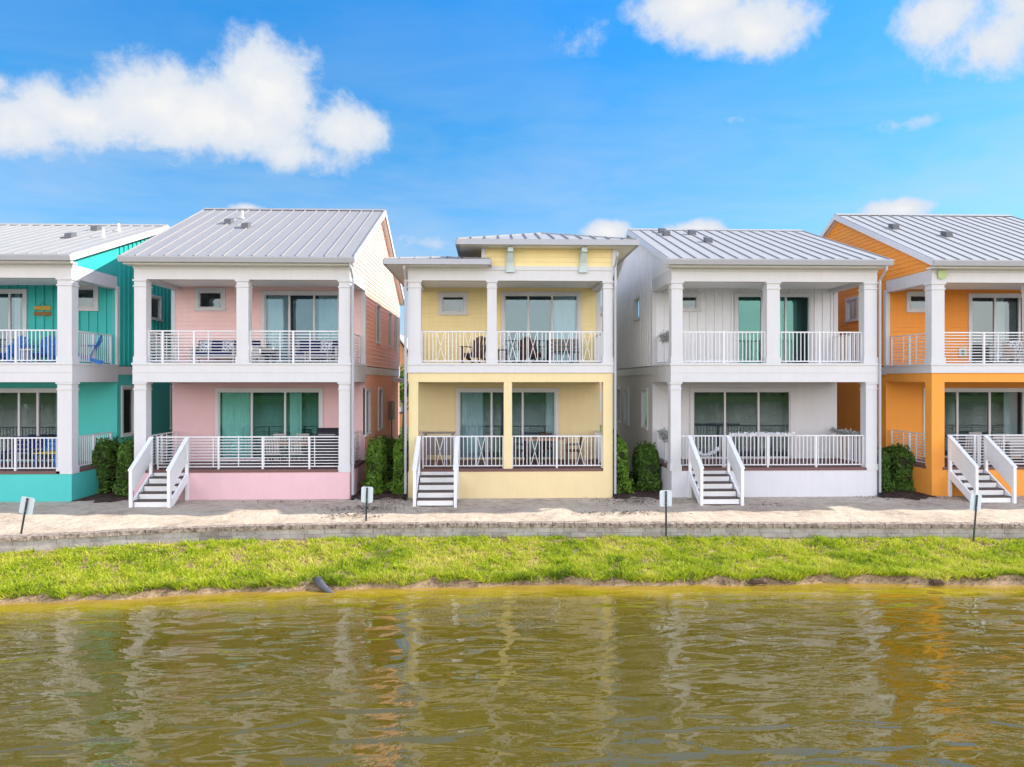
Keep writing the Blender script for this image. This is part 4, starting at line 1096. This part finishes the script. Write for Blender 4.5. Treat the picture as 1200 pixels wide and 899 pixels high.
# orange porches
s3 = sofa(.9, 'wicker', 'pattern'); s3.name = 'outdoor_armchair'; s3['category'] = 'armchair'; s3.location = (U(1198, 24.2), 24.2, ZU); s3.rotation_euler = (0, 0, R(-8)); s3['label'] = 'grey patterned armchair on the orange house balcony at the right edge'
dt3 = table(1.4, .85, .74, 'greywood', 'black', 'dining_table'); dt3.location = (U(1150, 24.2), 24.2, ZD); dt3['label'] = 'grey dining table on the ground porch of the orange house'
dc3 = dchair('black', 'wicker')
for i, (px, yy, rz, lab) in enumerate([(1132, 23.65, math.pi, 'pale dining chair behind the gate of the orange house stairs'), (1164, 23.65, math.pi, 'pale dining chair right of the orange house stairs'), (1150, 24.9, 0, 'pale dining chair behind the orange house dining table')]):
    o = dc3 if i == 0 else copy_tree(dc3); o.location = (U(px, yy), yy, ZD); o.rotation_euler = (0, 0, rz); o['label'] = lab; o['group'] = 'chairs round the orange house dining table'
s4 = sofa(1.0, 'wicker', 'wicker'); s4.location = (U(1192, 24.5), 24.5, ZD); s4['label'] = 'pale grey sofa on the ground porch of the orange house by the right edge'
def ornament():
    x = U(1104, YO-.06); z = Z(1104, 316, YO)
    r = thing('leaf_ornament', 'pale green leaf-shaped ornament at the top of the orange house corner post', 'ornament', (x, YO-.05, z-.15))
    for k, (dx, s) in enumerate(((-.08, .9), (0, 1.1), (.09, .85))):
        m = MB(); m.prism([(dx-.03, -.01, -.16*s), (dx+.02, -.02, -.17*s), (dx+.07, -.05, -.02), (dx+.05, -.045, .12*s), (dx-.02, -.03, .16*s), (dx-.06, -.02, .05)], (0, .016, 0)); m.build('leaf', 'green', r)
    m = MB(); m.box(-.02, .02, -.02, .05, -.05, .05); m.build('bracket', 'green', r)
ornament()
# white house garlands
def garland(p0, p1, label, sag=.0, mat='garland', rad=.055, clump=0., name='garland'):
    p0, p1 = Vector(p0), Vector(p1); mid = (p0+p1)/2; n = 26; pts = []
    for i in range(n):
        t = i/(n-1); q = p0.lerp(p1, t); q.z -= sag*4*t*(1-t); pts.append(q)
    root = thing(name, label, 'garland', mid); ORIG.append(tuple(mid))
    m = MB(); m.tube(pts, rad*.45, 6); m.build('cord', mat, root, True)
    cs = []; 
    for q in pts:
        for k in range(int(30*(1+clump))):
            cs.append(q+Vector([random.gauss(0, rad*.7) for _ in range(3)])+Vector((0, 0, -abs(random.gauss(0, clump*rad)))))
    leafmesh('tufts', mat, root, cs, .032); ORIG.pop()
yr = YW+.17
zt = ZD+1.05
GG = 'garlands on the white house railings'
garland((U(856, yr), yr-.02, zt+.03), (U(930, yr), yr-.02, zt+.03), 'white tufted garland along the top of the white house ground porch railing', .0, 'swag', .04)
garland((U(812, yr), yr-.05, zt-.42), (U(841, yr), yr-.05, zt-.42), 'white rope swag hanging on the gate of the white house stairs', .22, 'swag', .03)
xa = iW['xL']+.17
garland((xa-.03, YW+.45, zt+.02), (xa-.03, YW+1.9, zt+.02), 'silver garland on the left side railing of the white house ground porch', .05, 'garland', .10, .9)
garland((xa-.03, YW+.45, ZU+1.03), (xa-.03, YW+1.8, ZU+1.03), 'silver garland on the left side railing of the white house balcony', .05, 'garland', .09, .8)
xb = iW['xR']-.17
garland((xb-.02, YW+.45, zt+.02), (xb-.02, YW+2.6, zt+.02), 'silver garland on the right side railing of the white house ground porch', .04, 'garland', .06, .5)

# ------------------------------------------------------------------ far houses and trees seen in the gaps
def far_house(x0, x1, y0, y1, ze, zr, wallm, label):
    r = thing('far_house', label, 'house', ((x0+x1)/2, (y0+y1)/2, 0), 0, 'houses on the street behind'); ORIG.append(tuple(r.location)); xm = (x0+x1)/2
    m = MB(); m.box(x0, x1, y0, y1, -.2, ze); m.prism([(x0, y0, ze), (x1, y0, ze), (xm, y0, zr-.15)], (0, y1-y0, 0)); m.build('wall', wallm, r)
    m = MB()
    m.prism([(x0-.4, y0-.4, ze-.2), (xm, y0-.4, zr), (x1+.4, y0-.4, ze-.2), (x1+.4, y0-.4, ze-.05), (xm, y0-.4, zr+.15), (x0-.4, y0-.4, ze-.05)], (0, y1-y0+.8, 0)); m.build('roof', 'roof_pale', r)
    for xx in (x0+1.2, xm-.6, x1-2.4):
        for z in (1.2, 4.3):
            if z+1.5 < ze: glazed(r, 'window', 'y', y0, -1, xx, xx+1.2, z, z+1.4, [xx+.6], 'glass_grey', [], sill=True, darkin=False)
    ORIG.pop()
far_house(U(440, 58), U(486, 58), 58, 69, 5.2, 7.6, 'farorange', 'distant low orange house in the gap between the pink and yellow houses')
far_house(U(688, 60), U(760, 60), 60, 70, 8.0, 10.9, 'farpeach', 'distant peach house seen through the right end of the yellow balcony')
far_house(U(1020, 62), U(1120, 62), 62, 72, 6.5, 9.6, 'farpeach', 'distant peach house behind the gap between the white and orange houses')
def tree(x, y, h, rad, label):
    r = thing('tree', label, 'tree', (x, y, -.02)); ORIG.append(tuple(r.location))
    m = MB(); m.tube([(x, y, -.2), (x+.05, y, h*.3), (x-.05, y+.05, h*.62)], [.16, .12, .06], 9)
    for k in range(7):
        a = k*.9; m.tube([(x, y, h*(.32+.04*k)), (x+rad*.6*math.cos(a), y+rad*.6*math.sin(a), h*(.55+.05*k))], [.05, .02], 6)
    m.build('trunk', 'bark', r, True)
    cs = []
    for k in range(26):
        a, e = random.uniform(0, 6.28), random.uniform(-.5, 1.3); rr = rad*random.uniform(.45, .95)
        c = Vector((x+rr*math.cos(a)*math.cos(e), y+rr*math.sin(a)*math.cos(e), h*.62+rad*.75*math.sin(e)))
        for j in range(130): cs.append(c+Vector([random.gauss(0, rad*.17) for _ in range(3)]))
    leafmesh('crown', 'tree', r, cs, .11); ORIG.pop()
tree(U(473, 47), 47, 5.0, 1.6, 'bright green tree in the gap between the pink and yellow houses')
# wooded shore across the water, mirrored in the window glass
def farwood():
    cs = []
    for k in range(150):
        x = -150+k*2+random.uniform(-1, 1); y = -122+random.uniform(-5, 5); hh = random.uniform(4, 9)
        for j in range(70): cs.append((x+random.gauss(0, 1.6), y+random.gauss(0, 1.6), abs(random.gauss(hh*.5, hh*.27))+.1))
    o = leafmesh('far_wood', 'tree', None, cs, .8); tag(o, 'tree line on the opposite shore of the pond', 'trees', None, 'stuff')
farwood()

# ------------------------------------------------------------------ sky and sun
def sky():
    w = bpy.data.worlds.new('World'); C.world = w; w.use_nodes = True; nt = w.node_tree
    bg = nt.nodes['Background']; bg.inputs['Strength'].default_value = SKY_STRENGTH
    sk = nn(nt, 'ShaderNodeTexSky', sky_type='NISHITA'); sk.sun_disc = False
    sk.sun_elevation = math.asin(SUN.z); sk.sun_rotation = math.atan2(SUN.x, SUN.y)
    sk.altitude = 0; sk.air_density = 1.0; sk.dust_density = .3; sk.ozone_density = 3.0
    tc = nn(nt, 'ShaderNodeTexCoord'); V = tc.outputs['Generated']
    sp = nn(nt, 'ShaderNodeSeparateXYZ'); nt.links.new(V, sp.inputs[0])
    az = mth(nt, 'MULTIPLY', mth(nt, 'ARCTAN2', sp.outputs[0], sp.outputs[1]), 57.2958)
    el = mth(nt, 'MULTIPLY', mth(nt, 'ARCSINE', sp.outputs[2]), 57.2958)
    n1 = noise(nt, V, 7., 9, .60, .25); n2 = noise(nt, V, 3.2, 5, .5)
    n4 = noise(nt, V, 24., 8, .68)
    def azel(px, py):
        x, y, v = ray(px, py); return math.degrees(math.atan2(x, y)), math.degrees(math.atan2(v, math.hypot(x, y)))
    blobs = [(185, 125, 105, 58, 1), (318, 108, 82, 68, 1.05), (255, 140, 190, 58, 1), (400, 150, 66, 46, .95), (100, 138, 110, 40, .85), (10, 148, 90, 42, .8), (-6, 95, 26, 22, .6), (340, 180, 110, 30, .7), (430, 150, 40, 34, .8),
             (810, 2, 80, 48, .95), (890, 36, 92, 46, 1.05), (835, 35, 60, 34, .75), (1100, 25, 62, 50, .6), (1165, 50, 85, 50, .7), (1205, 5, 50, 50, .6), (678, 52, 46, 32, .56),
             (712, 272, 36, 16, .95), (812, 270, 42, 14, .95), (1056, 246, 46, 18, 1), (285, 246, 32, 10, .85), (495, 285, 60, 22, .42),
             (1060, 145, 60, 12, .3), (880, 140, 60, 12, .25), (900, 105, 50, 14, .2)]
    D = None
    for (px, py, rx, ry, wgt) in blobs:
        a0, e0 = azel(px, py); ra = abs(azel(px+rx, py)[0]-azel(px-rx, py)[0])/2; re = abs(azel(px, py+ry)[1]-azel(px, py-ry)[1])/2
        da = mth(nt, 'DIVIDE', mth(nt, 'SUBTRACT', az, a0), ra); de = mth(nt, 'DIVIDE', mth(nt, 'SUBTRACT', el, e0), re)
        r = mth(nt, 'SQRT', mth(nt, 'ADD', mth(nt, 'MULTIPLY', da, da), mth(nt, 'MULTIPLY', de, de)))
        d = mth(nt, 'MULTIPLY', mth(nt, 'SUBTRACT', 1.25, r), wgt)
        D = d if D is None else mth(nt, 'SMOOTH_MAX', D, d, .18)
    dens = mth(nt, 'ADD', D, mth(nt, 'ADD', mth(nt, 'MULTIPLY', mth(nt, 'SUBTRACT', n1, .5), 1.9), mth(nt, 'MULTIPLY', mth(nt, 'SUBTRACT', n4, .5), .9)))
    mr = nn(nt, 'ShaderNodeMapRange', interpolation_type='SMOOTHSTEP'); nt.links.new(dens, mr.inputs[0])
    mr.inputs[1].default_value = .10; mr.inputs[2].default_value = .72
    alpha = mr.outputs[0]
    # thin high streaks, stronger low down
    st = nn(nt, 'ShaderNodeMapping'); st.inputs['Scale'].default_value = (2.2, 2.2, 9.); nt.links.new(V, st.inputs[0])
    n3 = noise(nt, st.outputs[0], 1.6, 7, .6, .4)
    lowness = ramp(nt, mth(nt, 'DIVIDE', el, 30.), [(0., .8), (.35, .55), (.75, .16), (1., .06)])
    wisp = mth(nt, 'MULTIPLY', mth(nt, 'MULTIPLY_ADD', n3, 2.6, -.95, clamp=True), lowness)
    alpha = mth(nt, 'MAXIMUM', alpha, wisp)
    # added bright cloud bank behind the viewpoint, unseen fill for the shaded fronts
    nb = noise(nt, V, 2.3, 7, .58, .2)
    south = mth(nt, 'MULTIPLY', mth(nt, 'MULTIPLY_ADD', sp.outputs[1], -2.2, -.2, clamp=True), ramp(nt, mth(nt, 'DIVIDE', el, 90., clamp=True), [(0., 1.), (.12, 1.), (.22, .55), (.35, .26), (.6, .14), (1., .12)]))
    back = mth(nt, 'MULTIPLY', mth(nt, 'MULTIPLY_ADD', nb, 5.0, -1.5, clamp=True), south)
    north = mth(nt, 'MULTIPLY_ADD', sp.outputs[1], 2.5, .6, clamp=True)
    grade = ramp(nt, mth(nt, 'DIVIDE', el, 90., clamp=True), [(0., (.21, .31, .385)), (.08, (.225, .345, .41)), (.14, (.22, .385, .46)), (.21, (.14, .40, .51)), (.31, (.065, .41, .62)), (.5, (.75, .85, .92)), (1., (1., 1., 1.))])
    tint = mixc(nt, 1., sk.outputs[0], mixc(nt, north, (1., 1., 1.), grade), 'MULTIPLY')
    shade = mixc(nt, mth(nt, 'MULTIPLY_ADD', dens, 1.0, -.25, clamp=True), (CLOUD*.66, CLOUD*.78, CLOUD*.95), (CLOUD, CLOUD, CLOUD*1.0))
    c1 = mixc(nt, alpha, tint, shade)
    nt.links.new(mixc(nt, back, c1, FILL_SOUTH), bg.inputs['Color'])
CLOUD, FILL_SOUTH = 2.1, (10., 9.35, 8.85)
sky()
L = bpy.data.lights.new('sun', 'SUN'); L.energy = SUN_STRENGTH; L.angle = R(.55); L.color = (1., .94, .84)
lo = bpy.data.objects.new('sun', L); COL.objects.link(lo); lo.rotation_euler = (-SUN).to_track_quat('-Z', 'Y').to_euler(); lo.location = (30, 10, 40)

cam = bpy.data.cameras.new('camera'); co = bpy.data.objects.new('camera', cam); COL.objects.link(co)
cam.sensor_width = 36; cam.lens = F/1200*36; cam.shift_y = -(449.5-CY)/1200; cam.clip_end = 5000; cam.clip_start = .1
co.location = (0, 0, ZC); co.rotation_euler = (R(90), 0, -TH); C.camera = co
vs = C.view_settings; vs.view_transform = 'Standard'; vs.look = 'None'; vs.gamma = 1; vs.use_curve_mapping = False; vs.exposure = EXPOSURE
C.cycles.max_bounces = 8; C.cycles.transparent_max_bounces = 8
try: C.cycles.use_denoising = True
except Exception: pass
